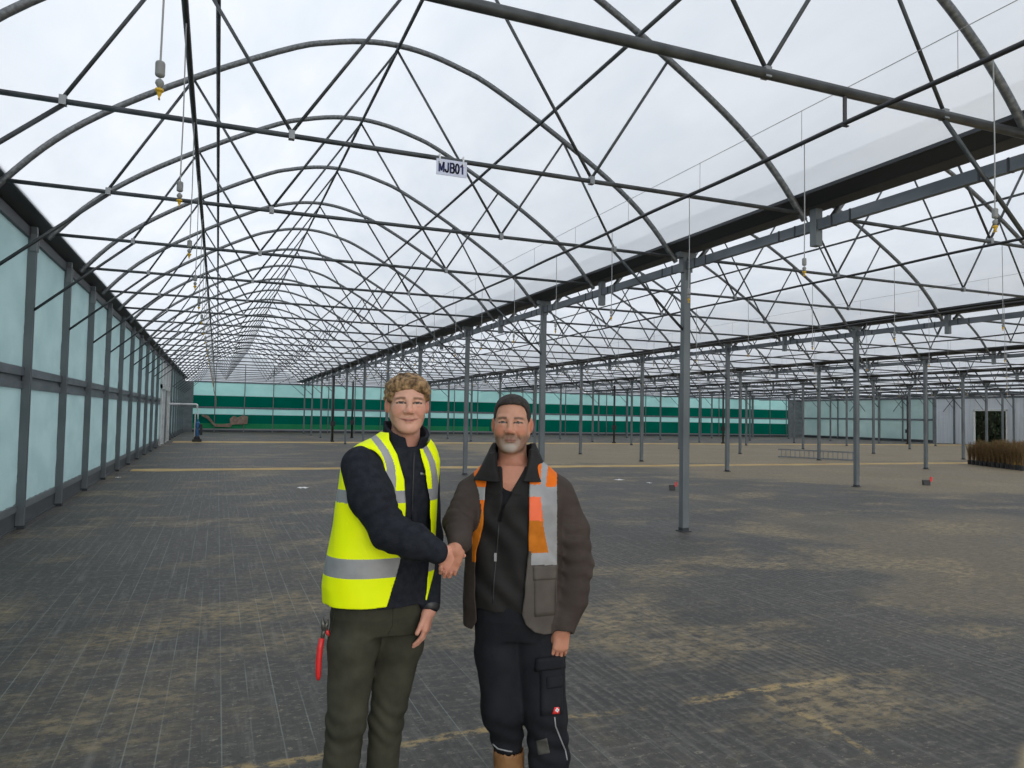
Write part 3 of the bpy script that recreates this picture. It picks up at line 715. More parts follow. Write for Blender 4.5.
# ------------------------------------------------------------------ organic shapes: smooth unions of limbs and lofts, meshed with surface nets
def V3(*a): return np.array(a, np.float32)
class Shape:
    def __init__(s): s.p = []
    def _add(s, fn, lo, hi, k, op): s.p.append((fn, np.array(lo, np.float32) - k, np.array(hi, np.float32) + k, k, op)); return s
    def rc(s, a, b, ra, rb=None, k=.012, op='u', flat=None):
        """limb from a to b, radius ra to rb"""
        rb = ra if rb is None else rb; a = np.array(a, np.float32); b = np.array(b, np.float32); ba = b - a; L2 = float(ba @ ba) + 1e-9
        def fn(P):
            q = P - a; t = np.clip((q @ ba) / L2, 0, 1); q = q - t[:, None] * ba
            return np.sqrt((q * q).sum(1)) - (ra + t * (rb - ra))
        r = max(ra, rb) + .06
        return s._add(fn, np.minimum(a, b) - r, np.maximum(a, b) + r, k, op)
    def chain(s, pts, rs, k=.012):
        for i in range(len(pts) - 1): s.rc(pts[i], pts[i + 1], rs[i], rs[i + 1], k)
        return s
    def el(s, c, r, R=None, k=.012, op='u'):
        c = np.array(c, np.float32); r = np.array(r, np.float32); R_ = None if R is None else np.array(R, np.float32)
        def fn(P):
            q = P - c
            if R_ is not None: q = q @ R_
            k0 = np.sqrt(((q / r) ** 2).sum(1)) + 1e-9; k1 = np.sqrt(((q / (r * r)) ** 2).sum(1)) + 1e-9
            return k0 * (k0 - 1) / k1
        m_ = r.max() + .06
        return s._add(fn, c - m_, c + m_, k, op)
    def bx(s, c, hf, R=None, rd=.004, k=.006, op='u'):
        c = np.array(c, np.float32); hf = np.array(hf, np.float32) - rd; R_ = None if R is None else np.array(R, np.float32)
        def fn(P):
            q = P - c
            if R_ is not None: q = q @ R_
            q = np.abs(q) - hf
            return np.sqrt((np.maximum(q, 0) ** 2).sum(1)) + np.minimum(q.max(1), 0) - rd
        m_ = float(np.linalg.norm(hf)) + .06
        return s._add(fn, c - m_, c + m_, k, op)
    def loft(s, sec, k=.012, op='u', pw=2.2, off=0.):
        """stack of ovals: (z, cx, cy, rx, ry, yaw)"""
        sec = np.array(sorted(sec), np.float64); z = sec[:, 0]
        def fn(P):
            c = [np.interp(P[:, 2], z, sec[:, i]) for i in range(1, 6)]
            dx, dy = P[:, 0] - c[0], P[:, 1] - c[1]; cs, sn = np.cos(c[4]), np.sin(c[4])
            u = np.abs(dx * cs + dy * sn); v = np.abs(-dx * sn + dy * cs); rx = c[2] + off; ry = c[3] + off
            q = ((u / rx) ** pw + (v / ry) ** pw + 1e-12) ** (1 / pw)
            g = np.sqrt(u * u + v * v) / np.maximum(q, 1e-6)
            d = (q - 1) * np.minimum(g, 2 * np.minimum(rx, ry)) * .9
            e = np.maximum(P[:, 2] - z[-1], z[0] - P[:, 2])
            return np.where(e > 0, np.sqrt(np.maximum(d, 0) ** 2 + e * e), np.maximum(d, e)).astype(np.float32)
        m_ = max(sec[:, 3].max(), sec[:, 4].max()) + abs(off) + .06
        return s._add(fn, (sec[:, 1].min() - m_, sec[:, 2].min() - m_, z[0] - .06), (sec[:, 1].max() + m_, sec[:, 2].max() + m_, z[-1] + .06), k, op)
    def custom(s, fn, lo, hi, k=.004, op='s'): return s._add(fn, lo, hi, k, op)
    def __call__(s, P):
        P = P.astype(np.float32); d = np.full(len(P), 1e3, np.float32)
        for fn, lo, hi, k, op in s.p:
            m_ = ((P > lo) & (P < hi)).all(1)
            if op == 'i': m_ = np.ones(len(P), bool)
            if not m_.any(): continue
            e = fn(P[m_]).astype(np.float32); dd = d[m_]
            if op == 'u':
                far = dd > 100
                hh = np.maximum(k - np.abs(dd - e), 0) / k; r = np.minimum(dd, e) - hh * hh * k * .25
                d[m_] = np.where(far, e, r)
            elif op == 's':
                e = -e; hh = np.maximum(k - np.abs(dd - e), 0) / k; d[m_] = np.maximum(dd, e) + hh * hh * k * .25
            else:
                hh = np.maximum(k - np.abs(dd - e), 0) / k; d[m_] = np.maximum(dd, e) + hh * hh * k * .25
        return d

def sdf_mesh(fn, lo, hi, h):
    B = 8; lo = np.array(lo, float); hi = np.array(hi, float)
    nb = np.ceil((hi - lo) / (h * B)).astype(int) + 1; n = nb * B
    g = np.stack(np.meshgrid(*[np.arange(x) for x in nb], indexing='ij'), -1).reshape(-1, 3)
    cen = lo + (g * B + (B - 1) / 2) * h
    dc = np.concatenate([fn(c) for c in np.array_split(cen, max(1, len(cen) // 150000))])
    act = np.abs(dc) < h * B * 1.55 + .006
    val = np.where(dc > 0, np.float32(1), np.float32(-1)).reshape(nb)
    val = np.repeat(np.repeat(np.repeat(val, B, 0), B, 1), B, 2)
    o8 = np.stack(np.meshgrid(*[np.arange(B)] * 3, indexing='ij'), -1).reshape(-1, 3)
    ga = g[act]; v6 = val.reshape(nb[0], B, nb[1], B, nb[2], B)
    for ch in np.array_split(ga, max(1, len(ga) // 500)):
        if not len(ch): continue
        idx = ch[:, None, :] * B + o8[None]
        d = fn((lo + idx * h).reshape(-1, 3)).reshape(len(ch), B, B, B)
        v6[ch[:, 0], :, ch[:, 1], :, ch[:, 2], :] = d
    val = v6.reshape(n)
    s_ = val < 0
    cnt = np.zeros(n - 1, np.int8)
    for a in (0, 1):
        for b in (0, 1):
            for c in (0, 1): cnt += s_[a:n[0] - 1 + a, b:n[1] - 1 + b, c:n[2] - 1 + c]
    cells = np.argwhere((cnt > 0) & (cnt < 8)); del cnt
    m1 = n - 1
    flat = (cells[:, 0] * m1[1] + cells[:, 1]) * m1[2] + cells[:, 2]
    acc = np.zeros((len(cells), 3)); num = np.zeros(len(cells))
    for ax in range(3):
        e = np.zeros(3, int); e[ax] = 1; oth = [i for i in range(3) if i != ax]
        for a in (0, 1):
            for b in (0, 1):
                o = np.zeros(3, int); o[oth[0]] = a; o[oth[1]] = b
                p = cells + o; q = p + e
                v0 = val[p[:, 0], p[:, 1], p[:, 2]]; v1 = val[q[:, 0], q[:, 1], q[:, 2]]
                m_ = (v0 < 0) != (v1 < 0); t = np.where(m_, v0 / np.where(m_, v0 - v1, 1), 0)
                acc += np.where(m_[:, None], o + t[:, None] * e, 0); num += m_
    verts = lo + (cells + acc / num[:, None]) * h
    faces = []
    for ax in range(3):
        sl0 = [slice(None)] * 3; sl1 = [slice(None)] * 3; sl0[ax] = slice(0, -1); sl1[ax] = slice(1, None)
        ed = np.argwhere(s_[tuple(sl0)] != s_[tuple(sl1)])
        o1, o2 = [(1, 2), (2, 0), (0, 1)][ax]
        ok = (ed[:, o1] > 0) & (ed[:, o2] > 0) & (ed < m1).all(1); ed = ed[ok]
        fl_ = s_[ed[:, 0], ed[:, 1], ed[:, 2]]
        q = []
        for a, b in ((1, 1), (0, 1), (0, 0), (1, 0)):
            c = ed.copy(); c[:, o1] -= a; c[:, o2] -= b; q.append((c[:, 0] * m1[1] + c[:, 1]) * m1[2] + c[:, 2])
        q = np.stack(q, 1); q = np.searchsorted(flat, q)
        q[~fl_] = q[~fl_][:, ::-1]; faces.append(q)
    return verts, np.concatenate(faces)

def mesh_obj(name, verts, faces, mats, parent=None, mat_of=None, col_of=None):
    me = bpy.data.meshes.new(name); nv, nf = len(verts), len(faces)
    me.vertices.add(nv); me.vertices.foreach_set('co', verts.astype(np.float32).ravel())
    me.loops.add(nf * 4); me.loops.foreach_set('vertex_index', faces.astype(np.int32).ravel())
    me.polygons.add(nf); me.polygons.foreach_set('loop_start', np.arange(nf, dtype=np.int32) * 4)
    for mm in (mats if isinstance(mats, (list, tuple)) else [mats]): me.materials.append(mm)
    me.polygons.foreach_set('use_smooth', np.ones(nf, bool))
    if mat_of is not None: me.polygons.foreach_set('material_index', mat_of(verts[faces].mean(1)).astype(np.int32))
    me.update(calc_edges=True); me.validate()
    if col_of is not None:
        at_ = me.color_attributes.new('tone', 'FLOAT_COLOR', 'POINT'); c = np.ones((nv, 4), np.float32); c[:, :3] = col_of(verts); at_.data.foreach_set('color', c.ravel())
    o = bpy.data.objects.new(name, me); COL.objects.link(o)
    if parent is not None: o.parent = parent
    return o
def bounds(pts, m_):
    pts = np.array(pts); return pts.min(0) - m_, pts.max(0) + m_
def unit(v): v = np.array(v, float); return v / np.linalg.norm(v)
def rotz(a): return np.array([[math.cos(a), -math.sin(a), 0], [math.sin(a), math.cos(a), 0], [0, 0, 1]])
def rotx(a): return np.array([[1, 0, 0], [0, math.cos(a), -math.sin(a)], [0, math.sin(a), math.cos(a)]])
def roty(a): return np.array([[math.cos(a), 0, math.sin(a)], [0, 1, 0], [-math.sin(a), 0, math.cos(a)]])
def wrinkle(P, amp, seed, fr=(24, 24, 30)):
    rr = np.random.RandomState(seed); d = 0
    for i in range(5):
        w = rr.normal(size=3) * np.array(fr) * (.5 + .35 * i); d = d + np.sin(P @ w + rr.uniform(0, 6.28) + 1.5 * np.sin(P @ (rr.normal(size=3) * 14))) / (1 + i * .6)
    return amp * d

def view_pt(u, v, y):
    """a point seen at (u, v), y metres ahead; axes: x across, y ahead, z up, origin on the floor below the camera"""
    d = CF + CR * ((u - 512) / F_PX) - CU * ((v - 384) / F_PX)
    dx = d.x * math.cos(YAW) - d.y * math.sin(YAW); dy = d.x * math.sin(YAW) + d.y * math.cos(YAW); t = y / dy
    return np.array([dx * t, y, CAM_H + d.z * t])

# ------------------------------------------------------------------ body pieces
def add_hand(S_, wrist, F, N, T, curl=(.5, .5, .4), spread=.0, thumb=(.75, .6, .3), thumb_curl=.3, s=1.0, fr=1.0, k=.006):
    """F points to the fingers, N out of the palm, T to the thumb side"""
    F, N, T = unit(F), unit(N), unit(T); W_ = np.array(wrist, float)
    at = lambda f, t, n=0: W_ + s * (F * f + T * t + N * n)
    S_.rc(at(-.004, 0), at(.012, 0), .025 * s, .027 * s, .015)
    for t0, t1, r in ((.022, .026, .0150), (.008, .0095, .0155), (-.008, -.0085, .0150), (-.022, -.025, .0135)):
        S_.rc(at(.012, t0 * .8), at(.082 if abs(t0) < .01 else .077, t1), r * s * .98, r * s * .82, .012)
    S_.rc(at(.02, .024, .006), at(.055, .018, .008), .016 * s, .012 * s, .012)
    S_.rc(at(.02, -.022, .006), at(.05, -.022, .006), .013 * s, .011 * s, .012)
    for i, (t, ln) in enumerate(((.027, .072), (.0095, .080), (-.0085, .075), (-.0255, .058))):
        p = at(.082 if i in (1, 2) else .075, t); a = 0.; sp = (1.5 - i) * spread
        d = unit(F + T * sp); r = [.0086, .0080, .0073, .0062]
        if i == 3: r = [x * .88 for x in r]
        for j, (fr_, c) in enumerate(zip((.44, .31, .25), curl)):
            a += c * (1 + .06 * (i - 1)); dd = math.cos(a) * d + math.sin(a) * N
            q = p + dd * ln * fr_ * s; S_.rc(p, q, r[j] * s * fr, r[j + 1] * s * fr, .0022 if j else .0035); p = q
    p = at(.022, .026, .006); d = unit(T * thumb[0] + F * thumb[1] + N * thumb[2])
    q = p + d * .042 * s; S_.rc(p, q, .0135 * s, .0105 * s, .008)
    d2 = unit(d + F * thumb_curl * .6 + N * thumb_curl); q2 = q + d2 * .032 * s; S_.rc(q, q2, .0105 * s, .0085 * s, .004)
    return S_

def add_head(S_, C, R, neck_to, smile=0., wide=1.0, s=1.0, jaw=1.0, mw=.0235):
    """C is at eye level in the middle of the head; R turns it; the face looks along -y"""
    C = np.array(C, float)
    g = lambda x, y, z: C + s * (R @ np.array([x * wide, y, z]))
    E = lambda c, r, k=.012, op='u', Q=None: S_.el(g(*c), np.array(r) * s * np.array([wide, 1, 1]), R if Q is None else R @ Q, k * s, op)
    Cn = lambda a, b, ra, rb, k=.010: S_.rc(g(*a), g(*b), ra * s, rb * s, k * s)
    E((0, .014, .030), (.0735, .094, .080))
    E((0, -.022, -.022), (.0605, .066, .085), .022)
    E((0, -.038, -.074), (.043 * jaw, .045, .036), .022)
    for x in (-1, 1):
        Cn((x * .052 * jaw, .008, -.050), (x * .021 * jaw, -.062, -.098), .018, .016, .035)
        Cn((x * .046, -.066, .020), (x * .014, -.081, .019), .009, .010, .012)      # brow
        E((x * .0305, -.092, .001), (.0175, .013, .0095), .009, 's')               # socket
        E((x * .0305, -.0685, -.0005), (.0135, .0125, .0125), .002)                # eyeball
        Cn((x * .045, -.0725, .0025), (x * .0305, -.0815, .0060), .0035, .0036, .003); Cn((x * .0305, -.0815, .0060), (x * .017, -.078, .003), .0036, .003, .003)
        Cn((x * .044, -.0725, -.0055), (x * .0305, -.0800, -.0070), .003, .0036, .003); Cn((x * .0305, -.0800, -.0070), (x * .018, -.077, -.005), .0036, .003, .003)
        E((x * .036, -.058, -.030), (.024, .020, .024), .035)                       # cheek
        E((x * .0135, -.095, -.036), (.0095, .0115, .0085), .006)                   # nostril wing
        E((x * .0765, .014, -.010), (.0085, .020, .031), .006, 'u', rotz(x * -.35) @ rotx(.12))
        E((x * .0845, .006, -.008), (.006, .010, .016), .004, 's')
        Cn((x * mw, -.077 + (mw - .0235) * 1.2, -.0655 + smile * .007), (x * .008, -.0885, -.0640), .0026, .0036, .006)
        Cn((x * mw, -.077 + (mw - .0235) * 1.2, -.0665 + smile * .007), (x * .007, -.0875, -.0715), .0028, .0042, .006)
        S_.rc(g(x * .022, -.0915, -.038), g(x * (mw + .011), -.074, -.064), .0016 * s, .0018 * s, .009 * s, 's')
        E((x * .006, -.101, -.0445), (.0038, .004, .003), .003, 's')
    Cn((-.008, -.0885, -.0635), (.008, -.0885, -.0640), .0036, .0036, .005); Cn((-.007, -.0875, -.0725), (.007, -.0875, -.0715), .0042, .0042, .005)
    S_.rc(g(-.021, -.0865 + .004, -.0675 + smile * .004), g(.021, -.0865 + .004, -.0675 + smile * .004), .0016, .0016, .003, 's')
    Cn((0, -.081, .016), (0, -.098, -.026), .0085, .0105, .010)
    E((0, -.1025, -.0315), (.0125, .0115, .0105), .008)
    E((0, -.074, -.103), (.020 * jaw, .014, .014), .016)
    S_.rc(g(0, .022, -.055), neck_to, .056 * s, .060, .02)
    return g

def head_coords(P, C, R, s=1.0): return ((P - np.array(C)) @ R) / s

def smooth01(x, a, b): t = np.clip((x - a) / (b - a), 0, 1); return t * t * (3 - 2 * t)
def mixc(c, m_, col): return c * (1 - m_[:, None]) + m_[:, None] * np.array(col)[None]

def skin_tones(P, C, R, s, base, red, lip, brow, iris, beard=None, wide=1.0, opn=.0042, mw=.026, curve=0., lipk=.8, blush=1.):
    c = np.tile(np.array(base, float), (len(P), 1)); q = head_coords(P, C, R, s); q[:, 0] /= wide
    x, y, z = np.abs(q[:, 0]), q[:, 1], q[:, 2]; inh = (z > -.13) & (z < .14) & (np.abs(q[:, 1]) < .13) & (x < .1)
    e = lambda cx, cy, cz, rx, ry, rz: np.sqrt(((x - cx) / rx) ** 2 + ((y - cy) / ry) ** 2 + ((z - cz) / rz) ** 2)
    hands = (~inh)
    c = mixc(c, .35 * hands, red)
    c = mixc(c, inh * .55 * blush * smooth01(e(.04, -.07, -.03, .032, .06, .028), 1.1, .3), red)
    c = mixc(c, inh * .6 * blush * smooth01(e(0, -.105, -.032, .02, .022, .018), 1.1, .3), red)
    c = mixc(c, inh * .8 * smooth01(e(.08, .014, -.01, .016, .03, .036), 1.1, .6), red)
    if beard is not None:
        st, gr = beard
        face = smooth01(z, -.040, -.060) * smooth01(y, .02, -.02)
        must = smooth01(e(0, -.095, -.052, .032, .03, .011), 1.1, .7)
        m_ = np.maximum(face * smooth01(z, -.125, -.11), must) * inh
        c = mixc(c, .72 * m_, st)
        c = mixc(c, inh * .72 * smooth01(e(0, -.085, -.097, .031, .045, .019), 1.25, .6), gr)
        c = mixc(c, inh * .3 * smooth01(e(.030, -.075, -.078, .010, .03, .018), 1.2, .6), gr)
    zl = -.0675 + 0 * x
    zc = -.0675 + curve * (x / mw) ** 2
    c = mixc(c, inh * (y < -.05) * lipk * smooth01(np.sqrt((x / mw) ** 2 + ((z - zc) / .0080) ** 2), 1.05, .7), lip)
    c = mixc(c, inh * (y < -.05) * .9 * smooth01(np.sqrt((x / (mw * 1.02)) ** 2 + ((z - zc) / .0027) ** 2), 1.25, .6), np.array(lip) * .33)
    bz = .0185 + .05 * (x - .018) * (x < .034) - .16 * np.maximum(x - .034, 0)
    c = mixc(c, inh * (y < -.05) * .8 * smooth01(np.abs(z - bz), .0062, .0030) * smooth01(x, .012, .017) * smooth01(x, .054, .047), brow)
    eye = inh & (y < -.05) & (np.sqrt(((x - .0305) / .0135) ** 2 + ((z + .0005) / opn) ** 2) < 1)
    c = mixc(c, eye * .9, (.20, .165, .15))
    ir = eye & (np.sqrt(((x - .0305) / .0075) ** 2 + ((z + .0002) / .0066) ** 2) < 1)
    c = mixc(c, ir * 1., iris)
    lash = inh & (y < -.05) & (np.abs(np.sqrt(((x - .0305) / .0155) ** 2 + ((z + .0008) / (opn + .0016)) ** 2) - 1) < .26) & (z > -.0025)
    c = mixc(c, lash * 1., np.array(brow) * .4)
    c = mixc(c, inh * .9 * smooth01(e(.006, -.102, -.0445, .005, .008, .0035), 1.2, .7), np.array(base) * .2)
    return c

skin_mat = node_mat('skin', (1, 1, 1), .5, 0, .35, vcol='tone', noise=(60., (.93, .92, .92)))
bs = skin_mat.node_tree.nodes['Principled BSDF']; bs.inputs['Subsurface Weight'].default_value = .06; bs.inputs['Subsurface Radius'].default_value = (.012, .005, .003); bs.inputs['Subsurface Scale'].default_value = 1.0
hair_curly = node_mat('light_brown_hair', (.06, .033, .014), .6, 0, .3, noise=(48., (.40, .25, .12)), bump=(90., .8, (1, 1, 1), .01))
hair_dark = node_mat('dark_cropped_hair', (.018, .014, .012), .65, 0, .25, noise=(70., (.038, .031, .027)), bump=(220., .7, (1, 1, .4), .004))
fleece_mat = node_mat('black_fleece', (.0125, .0145, .020), .9, 0, .15, noise=(40., (.021, .024, .031)), bump=(160., .5, (1, 1, 1), .003))
hivis = node_mat('hi_vis_yellow', (.84, 1.0, .0), .6, 0, .2, noise=(7., (.90, 1.0, .0)), bump=(14., .25, (1, 1, .6), .01))
reflective = node_mat('grey_reflective_tape', (.235, .24, .25), .45, 0, .5, noise=(14., (.30, .305, .31)))
olive = node_mat('olive_trousers', (.036, .036, .025), .85, 0, .2, noise=(9., (.064, .062, .044)), bump=(24., .5, (1, 1, .5), .006))
brown_jacket = node_mat('brown_work_jacket', (.040, .030, .026), .8, 0, .2, noise=(8., (.060, .047, .041)), bump=(22., .55, (.7, .7, 1.6), .008))
brown_panel = node_mat('grey_brown_panel', (.070, .060, .052), .8, 0, .2, noise=(9., (.10, .087, .076)), bump=(24., .4, (1, 1, 1), .005))
hivis_orange = node_mat('hi_vis_orange', (.74, .16, .01), .65, 0, .2, noise=(14., (.62, .12, .006)))
orange_worn = node_mat('worn_orange_panel', (.40, .115, .006), .75, 0, .2, noise=(22., (.52, .16, .012)))
orange_pink = node_mat('bright_coral_pocket', (.85, .17, .08), .6, 0, .2, noise=(14., (.78, .14, .05)))
softshell = node_mat('black_softshell', (.010, .0095, .0095), .75, 0, .25, noise=(10., (.018, .0165, .016)), bump=(20., .5, (.8, .8, 1.2), .006))
tee_black = node_mat('black_tee_shirt', (.010, .010, .012), .85, 0, .15, noise=(12., (.016, .016, .018)))
work_black = node_mat('black_work_trousers', (.0085, .0095, .0125), .85, 0, .2, noise=(9., (.016, .017, .021)), bump=(20., .5, (1, 1, .6), .006))
tan_boot = node_mat('tan_leather', (.20, .095, .035), .6, 0, .35, noise=(12., (.30, .155, .065)))
brown_boot = node_mat('brown_leather', (.07, .045, .028), .6, 0, .35, noise=(12., (.11, .075, .048)))
sole_mat = node_mat('dark_sole', (.015, .014, .013), .8)

# ------------------------------------------------------------------ the two men
from mathutils.bvhtree import BVHTree
class Person:
    def __init__(s, name, u0, y0, label):
        s.y0 = y0; b = view_pt(u0, 700, y0); b[2] = 0; s.base = b
        w = (b[0] * math.cos(YAW) + b[1] * math.sin(YAW), -b[0] * math.sin(YAW) + b[1] * math.cos(YAW), 0)
        s.root = empty(name, w, -YAW); tag(s.root, label, 'person', None, 'thing')
    def at(s, u, v, dy=0.): return view_pt(u, v, s.y0 + dy) - s.base
    def uv(s, P):
        Q = np.asarray(P) + s.base; X = Q[:, 0] * math.cos(YAW) + Q[:, 1] * math.sin(YAW); Y = -Q[:, 0] * math.sin(YAW) + Q[:, 1] * math.cos(YAW)
        d = np.stack([X, Y, Q[:, 2] - CAM_H], 1); z = d @ np.array(CF)
        return 512 + F_PX * (d @ np.array(CR)) / z, 384 - F_PX * (d @ np.array(CU)) / z
    def rows(s, rr, yaw):
        out = []
        for r in rr:
            v, u, rx, ry = r[:4]; dy = r[4] if len(r) > 4 else 0.; p = s.at(u, v, dy); zf = s.at(u, v, -.14 * min(1, max(0, (v - 445) / 45)))[2]; out.append((zf, p[0], p[1], rx, ry, yaw))
        return out
    def bvh(s, o):
        me = o.data; return BVHTree.FromPolygons([v.co[:] for v in me.vertices], [p.vertices[:] for p in me.polygons])
    def hit(s, T, u, v):
        o = Vector((-s.base[0], -s.base[1], CAM_H)); d = Vector(s.at(u, v, 0)) - o
        loc, nrm, _, _ = T.ray_cast(o, d.normalized()); return loc, nrm
    def patch(s, name, T, quad, th, mat, parent, n=8, lift=0.0):
        """a thin panel sewn onto the surface T inside the four-cornered outline"""
        q = [Vector((a, b)) for a, b in quad]; top = []; bot = []
        for i in range(n + 1):
            for k in range(n + 1):
                a, b = i / n, k / n; p = (q[0] * (1 - a) + q[1] * a) * (1 - b) + (q[3] * (1 - a) + q[2] * a) * b
                loc, nr = s.hit(T, p.x, p.y)
                if loc is None: return None
                ed = min(i, k, n - i, n - k) > 0
                top.append(loc + nr * (lift + (th if ed else th * .55))); bot.append(loc + nr * (lift - .002))
        m_ = n + 1; fs = []
        for i in range(n):
            for k in range(n): fs.append((i * m_ + k, i * m_ + k + 1, (i + 1) * m_ + k + 1, (i + 1) * m_ + k))
        off = m_ * m_; fs += [tuple(off + x for x in f[::-1]) for f in fs]
        rim = [k for k in range(n)] + [i * m_ + n for i in range(n)] + [n * m_ + k for k in range(n, 0, -1)] + [i * m_ for i in range(n, 0, -1)]
        for a, b in zip(rim, rim[1:] + rim[:1]): fs.append((b, a, off + a, off + b))
        return MB().add(top + bot, fs).build(name, mat, parent, smooth=True)
    def line(s, name, T, pts, r, mat, parent, n=4, lift=0.):
        out = []
        for (u0, v0), (u1, v1) in zip(pts[:-1], pts[1:]):
            for i in range(n):
                a = i / n; loc, nr = s.hit(T, u0 + (u1 - u0) * a, v0 + (v1 - v0) * a)
                if loc is not None: out.append(loc + nr * (r * .4 + lift))
        loc, nr = s.hit(T, *pts[-1])
        if loc is not None: out.append(loc + nr * (r * .4 + lift))
        return MB().tube(out, r, 6).build(name, mat, parent, smooth=True)

def cut_between(p, left, right, dyl, dyr, front, centre, depth=-.02, zlo=None, zhi=None):
    """what lies in front of a garment's chest between its two front edges; the edges are [(v, u)...]"""
    L_ = np.array([p.at(u, v, dyl) for v, u in left]); R_ = np.array([p.at(u, v, dyr) for v, u in right]); L_ = L_[np.argsort(L_[:, 2])]; R_ = R_[np.argsort(R_[:, 2])]
    front = np.array(front); centre = np.array(centre)
    def fn(P):
        z = P[:, 2]; xl = np.interp(z, L_[:, 2], L_[:, 0]); xr = np.interp(z, R_[:, 2], R_[:, 0])
        return np.maximum.reduce([xl - P[:, 0], P[:, 0] - xr, depth - (P - centre) @ front]).astype(np.float32)
    return fn

def shoe(S_, ankle, heading, ln=.27, z0=.0):
    h = np.array([math.sin(heading), -math.cos(heading), 0]); a = np.array(ankle, float); g = lambda f, z: np.array([a[0], a[1], 0]) + h * f + np.array([0, 0, z + z0])
    S_.rc(g(-.05, .05), g(.02, .05), .042, .046, .02); S_.rc(g(.02, .05), g(.13, .042), .046, .046, .03); S_.rc(g(.13, .042), g(ln - .09, .036), .046, .036, .02)
    S_.rc(g(-.02, .16), g(-.015, .06), .052, .045, .03); S_.rc(g(0, .12), g(.07, .07), .04, .044, .03)

# ---- the younger man in the yellow vest
A = Person('person', 383, 2.95, 'younger man in yellow hi-vis vest, black fleece and olive trousers, shaking hands')
ra = A.root; a = A.at; TW = .58
fwd = np.array([math.sin(TW), -math.cos(TW), 0]); HC, HR = a(407.5, 403.2, .0), rotz(.22) @ roty(.0)
sh_r, el_r, wr_r = a(362, 466, -.10), a(389, 531, -.22), a(438, 552, -.25)
sh_l, el_l, wr_l = a(422, 468, .13), a(428, 537, .13), a(430, 603, .0)
S_ = Shape()
add_head(S_, HC, HR, a(404, 450, .04), 1., wide=1.03, s=1.0, jaw=.94, mw=.034)
S_.loft(A.rows([(612, 380, .14, .09), (555, 383, .14, .09), (500, 388, .155, .09), (466, 396, .14, .07), (455, 400, .08, .05)], TW), .03)
S_.chain([sh_r, el_r, wr_r], [.052, .040, .027], .02); S_.chain([sh_l, el_l, wr_l], [.052, .040, .029], .02)
CL = a(448, 559, -.25)                          # where the two hands meet
add_hand(S_, a(441, 551.5, -.25), (.50, .42, -.76), (-.48, .86, .16), (.70, .25, .67), curl=(.45, .85, .6), thumb=(.5, .85, -.12), thumb_curl=.35, s=.96)
add_hand(S_, a(429.5, 608, -.01), (-.12, -.10, -1), (-.93, .3, .05), (-.15, -1, .1), curl=(.28, .35, .25), thumb=(.35, .95, .2), thumb_curl=.1, s=1.02, spread=.05)
S_.loft(A.rows([(600, 380, .13, .085), (630, 378, .12, .075)], TW * .8), .03)
hipL, kneeL, ankL = a(353, 642, -.04), a(346, 722, -.05), a(334, 795, .0); hipR, kneeR, ankR = a(400, 642, .06), a(386, 722, .05), a(380, 795, .09)
ankL[2] = ankR[2] = .10
S_.chain([hipL, kneeL, ankL], [.068, .050, .038], .03); S_.chain([hipR, kneeR, ankR], [.066, .050, .038], .03)
for k_, h_ in ((ankL, -.2), (ankR, .5)): S_.rc(k_ + V3(0, 0, -.05), k_ + .13 * np.array([math.sin(h_), -math.cos(h_), 0]) + V3(0, 0, -.065), .036, .026, .02)
lo, hi = bounds([HC + V3(0, 0, .12), HC, ankL, ankR, el_r, sh_r, el_l, wr_l, CL + V3(.07, 0, -.04), a(400, 600, -.15), a(400, 600, .15), ankL + V3(0, -.15, 0)], .075); lo[2] = 0.0
vb, fb = sdf_mesh(S_, lo, hi, .0033)
body = mesh_obj('body', vb, fb, skin_mat, ra, col_of=lambda P: skin_tones(P, HC, HR, 1.0, (.60, .33, .235), (.58, .22, .155), (.46, .16, .13), (.13, .075, .04), (.05, .045, .04), wide=1.03, opn=.0036, mw=.039, curve=.0085, lipk=.6, blush=.8))

# curly hair
S_ = Shape(); hg = lambda x, y, z: HC + HR @ np.array([x * 1.03, y, z])
S_.el(hg(0, .018, .034), (.081, .094, .078), HR); rr = np.random.RandomState(4)
for i in range(260):
    th, ph = rr.uniform(0, 6.283), math.acos(rr.uniform(-.35, 1)); d = np.array([math.sin(ph) * math.cos(th), math.sin(ph) * math.sin(th), math.cos(ph)])
    c = np.array([0, .018, .036]) + d * np.array([.080, .093, .076])
    if c[1] < -.045 and c[2] < .062: continue
    S_.el(hg(*c), np.array([.012, .012, .0105]) * rr.uniform(.8, 1.35), None, .006)
for i in range(60):                              # fringe
    x = rr.uniform(-.062, .066); y = -.082 + abs(x) ** 2 * 7; z = .060 + rr.uniform(-.006, .022) - .10 * abs(x) * (x > 0)
    S_.el(hg(x, y + .012, z), np.array([.0105, .010, .012]) * rr.uniform(.8, 1.2), None, .006)
S_.custom(lambda P: (np.sqrt((((P - hg(0, -.075, -.012)) @ HR / np.array([.064, .055, .064])) ** 2).sum(1)) - 1) * .055, hg(0, -.07, 0) - .15, hg(0, -.07, 0) + .15, .006)
S_.custom(lambda P: (head_coords(P, HC, HR)[:, 2] + .022 + .45 * np.maximum(head_coords(P, HC, HR)[:, 1] - .0, 0)), HC - .2, HC + .2, .01)
for x in (-1, 1): S_.el(hg(x * .084, .006, -.016), (.014, .024, .034), HR, .006, 's')
vh, fh = sdf_mesh(S_, HC - .14, HC + .15, .0026)
mesh_obj('hair', vh, fh, hair_curly, ra)

